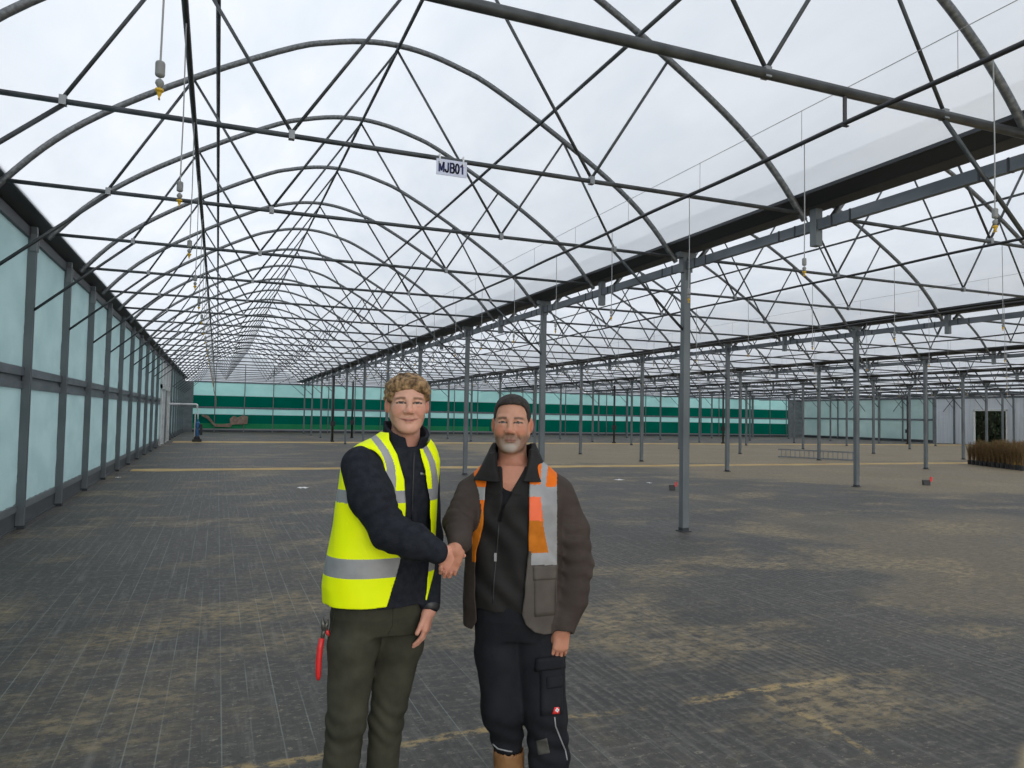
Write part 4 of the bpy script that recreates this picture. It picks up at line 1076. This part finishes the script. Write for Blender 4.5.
# fleece
S_ = Shape()
FLR = A.rows([(610, 381, .196, .146, .01), (596, 381, .188, .138, .01), (580, 382, .174, .124, .01), (555, 383, .168, .118), (520, 386, .176, .120), (490, 389.5, .184, .120), (466, 394, .180, .105), (455, 397.5, .155, .088), (449, 401, .10, .078), (446, 403, .080, .072)], TW)
S_.loft(FLR, .03)
mid_r = sh_r * .5 + el_r * .5 + V3(-.012, -.01, .0)
S_.chain([sh_r, mid_r, el_r, el_r * .5 + wr_r * .5, wr_r + V3(-.006, 0, 0)], [.080, .078, .066, .060, .043], .035)
S_.chain([sh_l, el_l, wr_l], [.072, .058, .042], .03)
cbase, ctop = a(404.5, 453, .035), a(405.5, 422, .045)
def collar_fn(P):
    z = P[:, 2]; t = np.clip((z - cbase[2]) / (ctop[2] - cbase[2]), -.2, 1.2); cx = cbase[0] + (ctop[0] - cbase[0]) * t; cy = cbase[1] + (ctop[1] - cbase[1]) * t - .012
    dx, dy = P[:, 0] - cx, P[:, 1] - cy; r = np.sqrt((dx / 1.0) ** 2 + (dy / 1.02) ** 2); f = dx * fwd[0] + dy * fwd[1]
    lat = dx * math.cos(TW) + dy * math.sin(TW); flare = np.clip(f / .08, 0, 1) * t * (.006 + .028 * (lat > -.01))
    sh = np.abs(r - (.0765 + .004 * t + flare)) - .0065
    top = z - (ctop[2] + .004 - .062 * np.clip((f + .035) / .11, 0, 1))
    ang = np.arctan2(dx * math.cos(TW) + dy * math.sin(TW), f); op = (.42 * np.clip(t + .25, 0, 1) - np.abs(ang + .05)) * .08
    return np.maximum.reduce([sh, top, cbase[2] - .055 - z, op]).astype(np.float32)
S_.custom(collar_fn, cbase - .16, cbase + .2, .008, 'u')
fz = lambda P: S_(P) + np.where(np.abs(P[:, 2] - 1.2) < .5, wrinkle(P, .0011, 3, (10, 10, 26)), 0)
arm_axis = unit(wr_r - el_r)
fz2 = lambda P: fz(P) + .0042 * np.sin((P - el_r) @ unit(wr_r - sh_r) * 120 + 3 * np.sin(P[:, 2] * 30)) * np.exp(-((P - (el_r + V3(.02, 0, 0))) ** 2).sum(1) / .012)
lo, hi = bounds([sh_r, el_r, wr_r, sh_l, el_l, wr_l, ctop, a(380, 610, -.13), a(380, 610, .13), a(330, 500, 0), a(440, 600, .1)], .10)
vf, ff = sdf_mesh(fz2, lo, hi, .0042)
fleece = mesh_obj('fleece', vf, ff, fleece_mat, ra)
tf = A.bvh(fleece)
zp = A.line('zip', tf, [(414, 452), (413, 480), (411.5, 520)], .0035, black_plastic, fleece)
A.patch('chest_logo', tf, [(420.5, 472.5), (425, 473.2), (425, 475.4), (420.5, 474.7)], .0012, steel_light, fleece, 3)

# vest
S_ = Shape(); vc = a(388, 520, 0)
VR = A.rows([(607, 381, .231, .164, .01), (590, 380.5, .232, .162, .01), (560, 382, .220, .152), (530, 385, .209, .143), (500, 388, .204, .138), (476, 391, .205, .128), (462, 392.5, .204, .116), (452, 394, .188, .106), (444, 397, .158, .097), (438, 401, .118, .09), (432, 404, .092, .084)], TW)
S_.loft(VR, .02)
S_.loft([(z - .003 if i else z - .05, cx, cy, rx - .009, ry - .009, yw) for i, (z, cx, cy, rx, ry, yw) in enumerate(sorted(VR))], .004, 's')
S_.rc(sh_r + V3(.012, -.05, -.012), sh_r + V3(-.03, -.20, -.03), .082, .11, .006, 's'); S_.rc(sh_r + V3(.006, -.05, -.02), mid_r + V3(.0, -.07, 0), .082, .085, .006, 's')
S_.rc(sh_l + V3(-.01, .0, 0), sh_l + V3(.14, .05, -.02), .080, .095, .006, 's')
S_.rc(cbase + V3(.004, -.02, -.005), ctop + V3(.004, -.01, .05), .093, .10, .004, 's'); S_.el(a(420, 436, .0), (.040, .13, .052), None, .004, 's')
S_.custom(cut_between(A, [(425, 386), (440, 388), (455, 396), (480, 403), (509, 404.5), (540, 403.5), (555, 402), (580, 396), (607, 387.5), (620, 384)], [(430, 416), (446, 420), (470, 427), (500, 430), (545, 431), (600, 426), (620, 425)], -.13, .0, fwd, vc, -.02), vc - 1, vc + 1, .004)
vz = lambda P: S_(P) + wrinkle(P, .0012, 8, (9, 9, 7))
lo, hi = bounds([a(322, 612, -.1), a(440, 612, .1), a(404, 428, .1), a(404, 428, -.1), a(380, 600, -.24), a(380, 600, .24)], .03)
vv, fv = sdf_mesh(vz, lo, hi, .0036)
def vest_mat(P):
    u, v = A.uv(P); q = (P - vc) @ fwd; lat = (P - vc) @ np.array([math.cos(TW), math.sin(TW), 0]); z = P[:, 2]
    zz = lambda x: a(380, x, -.1)[2]
    m_ = np.zeros(len(P), int)
    m_[(z < zz(489.5)) & (z > zz(502.5))] = 1; m_[(z < zz(556)) & (z > zz(575))] = 1
    bu = np.interp(v, [432, 440, 450, 458, 466, 476, 492], [369, 376.5, 384, 388, 390.5, 391.5, 391.5])
    m_[(q > -.03) & (np.abs(u - bu) < 4.3) & (v < 491)] = 1; bu = np.interp(v, [440, 452, 462, 475, 492], [421, 427.5, 432, 434.5, 435.5])
    m_[(q > -.06) & (np.abs(u - bu) < 3.2) & (v < 491)] = 1
    return m_
vest = mesh_obj('vest', vv, fv, [hivis, reflective], ra, mat_of=vest_mat)

# trousers, boots, wristband
S_ = Shape()
S_.loft(A.rows([(594, 380.5, .176, .128, .01), (622, 379, .190, .130, .01), (642, 378, .172, .112, .01)], TW * .75), .05)
S_.chain([a(360, 598, .0), hipL + V3(.004, 0, 0), kneeL, ankL + V3(0, 0, .01)], [.082, .098, .074, .066], .028); S_.chain([a(396, 598, .04), hipR + V3(-.004, 0, 0), kneeR, ankR + V3(0, 0, .01)], [.084, .095, .068, .060], .022)
tz = lambda P: S_(P) + wrinkle(P, .0016, 12, (12, 12, 22)) + .003 * np.sin(P[:, 2] * 95 + 40 * P[:, 0] + 2 * np.sin(P[:, 0] * 30)) * np.exp(-((P[:, 2] - kneeL[2] + .02) / .10) ** 2)
lo, hi = bounds([a(326, 594, -.12), a(436, 594, .14), ankL, ankR, kneeL + V3(0, -.1, 0), kneeR + V3(0, .1, 0)], .08)
vt, ft = sdf_mesh(tz, lo, hi, .0045)
trousers_a = mesh_obj('trousers', vt, ft, olive, ra); tt = A.bvh(trousers_a)
A.line('pocket_seam', tt, [(336, 606), (333, 622), (330, 634)], .0022, olive, trousers_a); A.line('fly_seam', tt, [(393, 609), (393, 625), (388, 634)], .002, olive, trousers_a)
for k_, h_ in ((ankL, -.25), (ankR, .5)):
    S_ = Shape(); shoe(S_, k_, h_); S_.custom(lambda P: P[:, 2] - .012, k_ - .4, k_ + .4, .004)
    vs_, fs_ = sdf_mesh(S_, [k_[0] - .26, k_[1] - .3, -.01], [k_[0] + .26, k_[1] + .16, .27], .005)
    sh_ = mesh_obj('boot', vs_, fs_, brown_boot, ra)
    hx = np.array([math.sin(h_), -math.cos(h_), 0]); c0 = np.array([k_[0], k_[1], .001]); pts = []
    lat = np.array([-hx[1], hx[0], 0])
    out = [c0 + hx * f + lat * w for f, w in ((-.095, .02), (-.085, .04), (0, .05), (.1, .052), (.18, .045), (.215, .02), (.215, -.02), (.18, -.045), (.1, -.052), (0, -.05), (-.085, -.04), (-.095, -.02))]
    n_ = len(out); MB().add(out + [p + np.array([0, 0, .022]) for p in out], [tuple(range(n_ - 1, -1, -1)), tuple(range(n_, 2 * n_))] + [(i, (i + 1) % n_, n_ + (i + 1) % n_, n_ + i) for i in range(n_)]).build('sole', sole_mat, sh_)
S_ = Shape(); d_ = unit(wr_l - el_l); S_.rc(wr_l - d_ * .006, wr_l + d_ * .006, .040, .040, .004); S_.rc(wr_l - d_ * .08, wr_l + d_ * .08, .027, .027, .004, 's')
vw, fw = sdf_mesh(S_, wr_l - .06, wr_l + .06, .003); mesh_obj('wristband', vw, fw, black_plastic, ra)

# pliers hanging from his pocket
pk, nk = A.hit(tt, 331, 628); pb = Vector(A.base)
pl = empty('pliers', (0, 0, 0), -YAW); tag(pl, 'red-handled pliers hanging from the pocket of the olive trousers', 'pliers', None, 'thing')
pw = Matrix.Rotation(-YAW, 3, 'Z') @ Vector(pk) + ra.location; pl.location = pw
rel = lambda u, v, dy=0.: Vector(A.at(u, v, pk[1] + dy)) - Vector(pk)
jaw = MB(); jaw.tube([rel(322.5, 617, -.01), rel(322.8, 623, -.012), rel(324.2, 629, -.012)], [.004, .009, .012], 8); jaw.tube([rel(328, 619, -.008), rel(326.8, 624, -.01), rel(324.8, 629, -.012)], [.003, .007, .011], 8)
jaw.tube([rel(324.5, 628, -.02), rel(324.5, 628, .004)], .012, 12); jaw.tube([rel(324.4, 629, -.012), rel(323, 634, -.012), rel(321.8, 640, -.012)], [.010, .008, .007], 8)
jaw.build('jaws', node_mat('worn_tool_steel', (.10, .098, .09), .4, .6, noise=(30., (.17, .16, .14))), pl, smooth=True)
MB().tube([rel(322, 638, -.012), rel(320, 648, -.013), rel(318.6, 662, -.013), rel(318.3, 676, -.012), rel(318.3, 680, -.012)], [.010, .0115, .012, .0105, .006], 10).build('handle', red_plastic, pl, smooth=True)
MB().tube([rel(325.5, 630, -.006), rel(329, 634, .004), rel(332, 640, .03)], [.009, .008, .008], 8).build('handle', red_plastic, pl, smooth=True)

# ---- the older man in the brown jacket
B = Person('person', 515, 3.05, 'bearded man in brown and orange work jacket and black trousers, shaking hands')
rb = B.root; b = B.at; TB = -.14; fwb = np.array([math.sin(TB), -math.cos(TB), 0])
HS, HW = 1.03, .98; KC, KR = b(512, 422.6, .0), rotz(-.07)
bsr, ber, bwr = b(472, 491, .01), b(458.5, 522, -.12), b(454.5, 547, -.31)
bsl, bml, bel, bwl = b(558, 493, .0), b(570, 530, .02), b(575, 565, .01), b(563, 626, -.08)
S_ = Shape()
add_head(S_, KC, KR, b(513, 474, .035), -.1, wide=HW, s=HS, jaw=1.04, mw=.024)
S_.rc(b(513, 470, .03), b(513, 490, .03), .062, .08, .03)
S_.loft(B.rows([(612, 512, .14, .09), (555, 513, .14, .09), (505, 514, .15, .09), (484, 515, .16, .09), (474, 515, .12, .075), (466, 514, .07, .06)], TB), .03)
S_.chain([bsr, ber, bwr + V3(.010, .012, .004)], [.046, .036, .026], .02); S_.chain([bsl, bml, bel, bwl], [.056, .052, .046, .030], .02)
add_hand(S_, b(457, 547, -.315), (-.33, -.10, -.94), (.12, -.99, .06), (-.94, -.10, .34), curl=(.5, 1.05, .9), thumb=(.08, 1.0, .1), thumb_curl=.25, s=.96)
add_hand(S_, b(562.5, 629, -.085), (-.10, -.10, -1), (-.25, .95, .0), (-.95, -.28, .1), curl=(.3, .4, .3), thumb=(.25, .95, .45), thumb_curl=.2, s=.92, spread=.07)
S_.loft(B.rows([(600, 514, .13, .085), (630, 515, .12, .08)], TB), .03)
h1, k1, s1 = b(498, 650, .0), b(503, 708, -.02), b(508, 741, .01); h2, k2, s2 = b(540, 650, -.01), b(545, 712, -.05), b(549, 756, -.04)
f1, f2 = b(510, 795, .02), b(550, 800, -.03); f1[2] = f2[2] = .10
S_.chain([h1, k1, s1, f1], [.070, .058, .048, .040], .03); S_.chain([h2, k2, s2, f2], [.070, .058, .05, .040], .03)
for k_, h_ in ((f1, -.45), (f2, .25)): S_.rc(k_ + V3(0, 0, -.05), k_ + .13 * np.array([math.sin(h_), -math.cos(h_), 0]) + V3(0, 0, -.065), .036, .026, .02)
lo, hi = bounds([KC + V3(0, 0, .12), f1, f2, bsl, bel, bwl, ber, bwr, b(446, 575, -.33), b(444, 555, -.33), b(512, 600, -.14), b(512, 600, .14), f1 + V3(0, -.15, 0), bwl + V3(0, 0, -.15)], .075); lo[2] = 0.
vb, fb = sdf_mesh(S_, lo, hi, .0033)
mesh_obj('body', vb, fb, skin_mat, rb, col_of=lambda P: skin_tones(P, KC, KR, HS, (.48, .25, .165), (.50, .17, .105), (.34, .14, .11), (.07, .05, .04), (.06, .055, .05), ((.15, .10, .075), (.40, .36, .32)), HW, .0036, .025, -.001, .6, 1.))

# cropped hair
S_ = Shape(); kg = lambda x, y, z: KC + HS * (KR @ np.array([x * HW, y, z]))
S_.el(kg(0, .016, .030), np.array([.0765 * HW, .096, .0825]) * HS, KR)
S_.el(kg(0, -.010, .058), np.array([.064 * HW, .068, .052]) * HS, KR, .02)
S_.custom(lambda P: (((np.abs((head_coords(P, KC, KR, HS) - np.array([0, -.10, .0])) / np.array([.0655, .082, .073])) ** np.array([4., 3., 3.5])).sum(1) ** .3 - 1) * .05).astype(np.float32), KC - .25, KC + .25, .008)
S_.custom(lambda P: (head_coords(P, KC, KR, HS)[:, 2] + .012 + .7 * np.maximum(head_coords(P, KC, KR, HS)[:, 1] - .02, 0)).astype(np.float32), KC - .25, KC + .25, .01)
for x in (-1, 1): S_.el(kg(x * .084, .010, -.014), np.array([.014, .022, .032]) * HS, KR, .006, 's')
hz = lambda P: S_(P) + wrinkle(P, .0007, 21, (160, 160, 160))
vh, fh = sdf_mesh(hz, KC - .14, KC + .15, .0028); mesh_obj('hair', vh, fh, hair_dark, rb)

# tee shirt and softshell
S_ = Shape(); S_.loft(B.rows([(540, 513, .150, .108), (505, 513, .150, .108), (488, 513.5, .135, .096), (478, 513.5, .100, .084, .01), (474.5, 513, .078, .073, .02)], TB), .02)
S_.rc(b(512, 455, -.02), b(512, 480.5, -.07), .05, .045, .012, 's')
vs_, fs_ = sdf_mesh(S_, *bounds([b(470, 540, -.1), b(556, 540, .12), b(512, 470, 0)], .03), .005); mesh_obj('tee_shirt', vs_, fs_, tee_black, rb)
S_ = Shape()
S_.loft(B.rows([(614, 511, .168, .132), (600, 511.5, .178, .138), (580, 512, .176, .136), (540, 513, .174, .130), (505, 514, .180, .124), (486, 515, .176, .106), (474, 514.5, .140, .092), (466, 514, .10, .084)], TB), .02)
S_.chain([bsr, ber], [.06, .05], .02)
S_.custom(cut_between(B, [(455, 497), (470, 503), (490, 504), (515, 500), (522, 499), (530, 520)], [(455, 528), (470, 524), (490, 512), (515, 501), (522, 498.5), (530, 480)], -.12, -.12, fwb, b(513, 520, 0), .0), b(513, 520, 0) - 1, b(513, 520, 0) + 1, .006)
kb, kt = b(512.5, 477, .02), b(514, 441, .03)
def collar_b(P):
    z = P[:, 2]; t = np.clip((z - kb[2]) / (kt[2] - kb[2]), -.2, 1.1); cx = kb[0] + (kt[0] - kb[0]) * t; cy = kb[1] + (kt[1] - kb[1]) * t
    dx, dy = P[:, 0] - cx, P[:, 1] - cy; r = np.sqrt(dx ** 2 + (dy / 1.02) ** 2) + 1e-6; f = -dy
    w = .5 - .5 * dx / r
    front = np.clip(f / .07, 0, 1)
    rad = .074 + .062 * (1 - np.clip(t, -.1, 1)) + .020 * front * (1 - .4 * t)
    sh = np.abs(r - rad) * .8 - .012
    top = z - (kt[2] - .004 - .030 * front * (.6 + .9 * w) - .010 * np.clip(-f / .07, 0, 1))
    ang = np.arctan2(dx, f); op = (.80 - .55 * (1 - np.clip(t, 0, 1)) - np.abs(ang + .05)) * .07
    return np.maximum.reduce([sh, top, kb[2] - .01 - z, op]).astype(np.float32)
S_.custom(collar_b, kb - .22, kb + .25, .012, 'u')
sz = lambda P: S_(P) + wrinkle(P, .0022, 31, (9, 9, 16)) + .004 * np.sin((P[:, 0] * 55 + P[:, 2] * 38) + np.sin(P[:, 2] * 25)) * (P[:, 2] < kb[2] - .06)
lo, hi = bounds([b(462, 616, -.15), b(560, 616, .16), b(512, 436, .1), bsr, ber], .06)
vs_, fs_ = sdf_mesh(sz, lo, hi, .0042); soft = mesh_obj('softshell_jacket', vs_, fs_, softshell, rb); ts = B.bvh(soft)
B.line('zip', ts, [(499, 524), (497, 550), (494, 580), (493, 604)], .0032, black_plastic, soft)
zpnt, zn = B.hit(ts, 495.5, 557); MB().box((-.005, -.004, -.016), (.005, .002, .016), None, zpnt + zn * .004).build('zip_pull', steel_light, soft)

# outer jacket: body, sleeves and orange panels
S_ = Shape(); jc = b(514, 530, 0)
JR = B.rows([(634, 513, .203, .156), (600, 513, .205, .158), (570, 513.5, .200, .153), (540, 514, .197, .147), (505, 515, .205, .140), (488, 515.5, .205, .122), (477, 515.5, .184, .108), (469, 515, .150, .100), (462, 514, .12, .094)], TB)
S_.loft(JR, .02)
S_.loft([(z - .004 if i else z - .05, cx, cy, rx - .012, ry - .012, yw) for i, (z, cx, cy, rx, ry, yw) in enumerate(sorted(JR))], .004, 's')
S_.custom(cut_between(B, [(455, 492), (470, 489), (478, 486), (500, 484), (530, 482), (555, 475.5), (600, 475.5), (622, 477), (628, 474), (636, 470)], [(455, 532), (470, 532), (484, 530.5), (497, 529.5), (553, 528.5), (580, 526), (600, 524), (614, 522), (624, 526), (632, 535), (636, 548)], -.12, -.14, fwb, jc, -.03), jc - 1, jc + 1, .004)
S_.rc(b(514, 484, .0), b(514, 440, .0), .105, .115, .006, 's')
S_.chain([bsl + V3(-.004, 0, -.004), bml, bel, bel * .45 + bwl * .55 + V3(.012, 0, 0), bwl], [.074, .076, .073, .066, .052], .02)
S_.rc(bwl + unit(bwl - bel) * .0, bwl + unit(bwl - bel) * .12, .043, .043, .006, 's')
S_.chain([bsr + V3(.004, 0, -.004), ber, bwr + V3(.018, .022, .016)], [.068, .057, .045], .02)
jz = lambda P: S_(P) + wrinkle(P, .0016, 41, (9, 9, 22)) + .0048 * np.sin(P[:, 2] * 105 + P[:, 0] * 45 + 1.5 * np.sin(P[:, 0] * 40)) * np.exp(-((P - bel - V3(-.02, -.03, 0)) ** 2).sum(1) / .018) + .003 * np.sin((P @ unit(bwr - bsr)) * 130 + 2 * np.sin(P[:, 0] * 40)) * np.exp(-((P - ber) ** 2).sum(1) / .012)
lo, hi = bounds([b(466, 638, -.16), b(560, 638, .17), b(512, 458, .1), bsl, bel, bwl, bsr, ber, bwr], .09)
vj, fj = sdf_mesh(jz, lo, hi, .0038)
def jacket_mat(P):
    u, v = B.uv(P); m_ = np.zeros(len(P), int); fr = (P - jc) @ fwb > -.01
    dsl = S_sleeve(P); body_ = (dsl > .016) & fr & (u > 470.5 + (v > 512) * 1.5) & (u < 557)
    R_ = body_ & (u > 515)
    e1 = np.interp(v, [466, 484, 500, 530, 553, 565], [541.5, 540.5, 541, 544, 548.5, 550]); e2 = np.interp(v, [466, 484, 500, 530, 553, 565], [548, 546, 546.5, 551, 556, 559])
    m_[R_ & (v < 553)] = 1
    m_[R_ & (v > 521) & (v < 553)] = 3; m_[R_ & (v > 497) & (v < 521) & (u < 541.5)] = 4
    m_[R_ & (v > 484.5) & (v < 496.5)] = 2; m_[R_ & (u > e1) & (u < e2) & (v < 566)] = 2; m_[R_ & (u > e2) & (v > 496) & (v < 566)] = 2
    m_[R_ & (v >= 553) & (v < 565)] = 2; m_[R_ & (u < 531.5) & (v > 551)] = 5; m_[R_ & (v >= 565)] = 5
    m_[body_ & (u > e2) & (u < 556) & (v < 487)] = 1
    L_ = body_ & (u < 500) & (v < 562); m_[L_] = 1; m_[L_ & (v > 487) & (v < 500)] = 2; m_[L_ & (v > 512)] = 3
    m_[body_ & (u < 500) & (v >= 562)] = 0
    return m_
S_sleeve = Shape(); S_sleeve.chain([bsl + V3(-.004, 0, -.004), bml, bel, bwl], [.074, .076, .073, .052], .02); S_sleeve.chain([bsr + V3(.004, 0, -.004), ber, bwr], [.068, .057, .046], .02)
jacket = mesh_obj('work_jacket', vj, fj, [brown_jacket, hivis_orange, reflective, orange_worn, orange_pink, brown_panel], rb, mat_of=jacket_mat); tj = B.bvh(jacket)
B.patch('pocket', tj, [(534, 577), (556, 576), (555, 615), (534.5, 617)], .004, brown_panel, jacket)
B.patch('pocket_flap', tj, [(533, 566), (557, 565), (557, 579), (533.5, 580.5)], .008, brown_panel, jacket)

# black trousers with cargo pocket
S_ = Shape()
S_.loft(B.rows([(596, 514, .166, .128), (625, 515, .170, .128), (645, 515, .155, .108)], TB), .05)
S_.chain([b(499, 598), h1 + V3(.003, 0, 0), k1, s1], [.088, .096, .087, .064], .028); S_.chain([b(533, 598), h2, k2, s2, f2 + V3(0, 0, .0)], [.088, .099, .087, .081, .074], .022)
S_.custom(lambda P: np.maximum(P[:, 2] - (s1[2] - .042), P[:, 0] - (s1[0] + s2[0]) / 2).astype(np.float32), s1 - .6, s1 + .6, .006)
tz = lambda P: S_(P) + wrinkle(P, .0018, 52, (12, 12, 20)) + .004 * np.sin(P[:, 2] * 85 + 30 * P[:, 0]) * np.exp(-((P[:, 2] - s1[2] - .03) / .09) ** 2)
lo, hi = bounds([b(466, 594, -.14), b(562, 594, .15), s1, f2, k1 + V3(-.05, -.1, 0), k2 + V3(.05, 0, 0)], .09)
vt, ft = sdf_mesh(tz, lo, hi, .0045); tro = mesh_obj('trousers', vt, ft, work_black, rb); tb_ = B.bvh(tro)
pkt = B.patch('cargo_pocket', tb_, [(540, 668), (562.5, 664), (561.5, 714), (541, 716)], .012, work_black, tro)
B.patch('pocket_flap', tb_, [(536, 658), (563, 655), (563.5, 668), (535, 671)], .018, work_black, tro); B.patch('phone_pocket', tb_, [(545, 676), (561, 674), (561, 687), (545.5, 689)], .019, work_black, tro)
tg = B.patch('brand_tag', tb_, [(552.3, 706.3), (558.6, 705.8), (558.2, 713.6), (552.0, 714)], .0155, red_plastic, tro, 4)
loc, nr = B.hit(tb_, 555.3, 710); zx = Vector((0, 0, 1)).cross(nr).normalized(); zy = nr.cross(zx)
if zx.x < 0: zx = -zx
st = MB(); c0 = loc + nr * .0165
for dx, dy, w, h in ((0, .0, .004, .009), (0, .0, .008, .0042)):
    q = [c0 + zx * (dx + sx * w) + zy * (dy + sy * h) for sx, sy in ((-1, -.5), (0, -1), (1, -.5), (1, .5), (0, 1), (-1, .5))]
    st.add(q + [p - nr * .003 for p in q], [(0, 1, 2, 3, 4, 5), (11, 10, 9, 8, 7, 6)] + [(i, 6 + i, 6 + (i + 1) % 6, (i + 1) % 6) for i in range(6)])
st.build('tag_emblem', white_plastic, tg)
B.line('reflective_piping', tb_, [(554.5, 717), (555.5, 726), (560, 738), (565, 750), (567, 760)], .003, reflective, tro); B.line('reflective_piping', tb_, [(493, 744), (498, 748.5), (508, 751), (512, 751.5)], .003, reflective, tro)
B.patch('knee_patch', tb_, [(536, 741), (547, 738), (550, 753), (538, 755)], .003, node_mat('dusty_knee', (.045, .044, .04), .9, noise=(40., (.085, .08, .07))), tro)
for k_, h_, tall in ((f1, -.45, True), (f2, .25, False)):
    S_ = Shape(); shoe(S_, k_, h_, .28)
    if tall: S_.rc(k_ + V3(0, 0, .03), s1 + V3(.003, -.005, -.035), .058, .064, .02); S_.rc(s1 + V3(.003, -.005, -.02), s1 + V3(.003, -.005, .15), .061, .06, .004, 's')
    S_.custom(lambda P: (P[:, 2] - .012).astype(np.float32), k_ - .5, k_ + .5, .004)
    vs_, fs_ = sdf_mesh(S_, [k_[0] - .26, k_[1] - .32, -.01], [k_[0] + .26, k_[1] + .18, .36], .005); sh_ = mesh_obj('boot', vs_, fs_, tan_boot, rb)
    hx = np.array([math.sin(h_), -math.cos(h_), 0]); c0 = np.array([k_[0], k_[1], .001]); lat = np.array([-hx[1], hx[0], 0])
    out = [c0 + hx * f + lat * w for f, w in ((-.095, .02), (-.085, .04), (0, .05), (.1, .052), (.19, .045), (.225, .02), (.225, -.02), (.19, -.045), (.1, -.052), (0, -.05), (-.085, -.04), (-.095, -.02))]
    n_ = len(out); MB().add(out + [p + np.array([0, 0, .022]) for p in out], [tuple(range(n_ - 1, -1, -1)), tuple(range(n_, 2 * n_))] + [(i, (i + 1) % n_, n_ + (i + 1) % n_, n_ + i) for i in range(n_)]).build('sole', sole_mat, sh_)
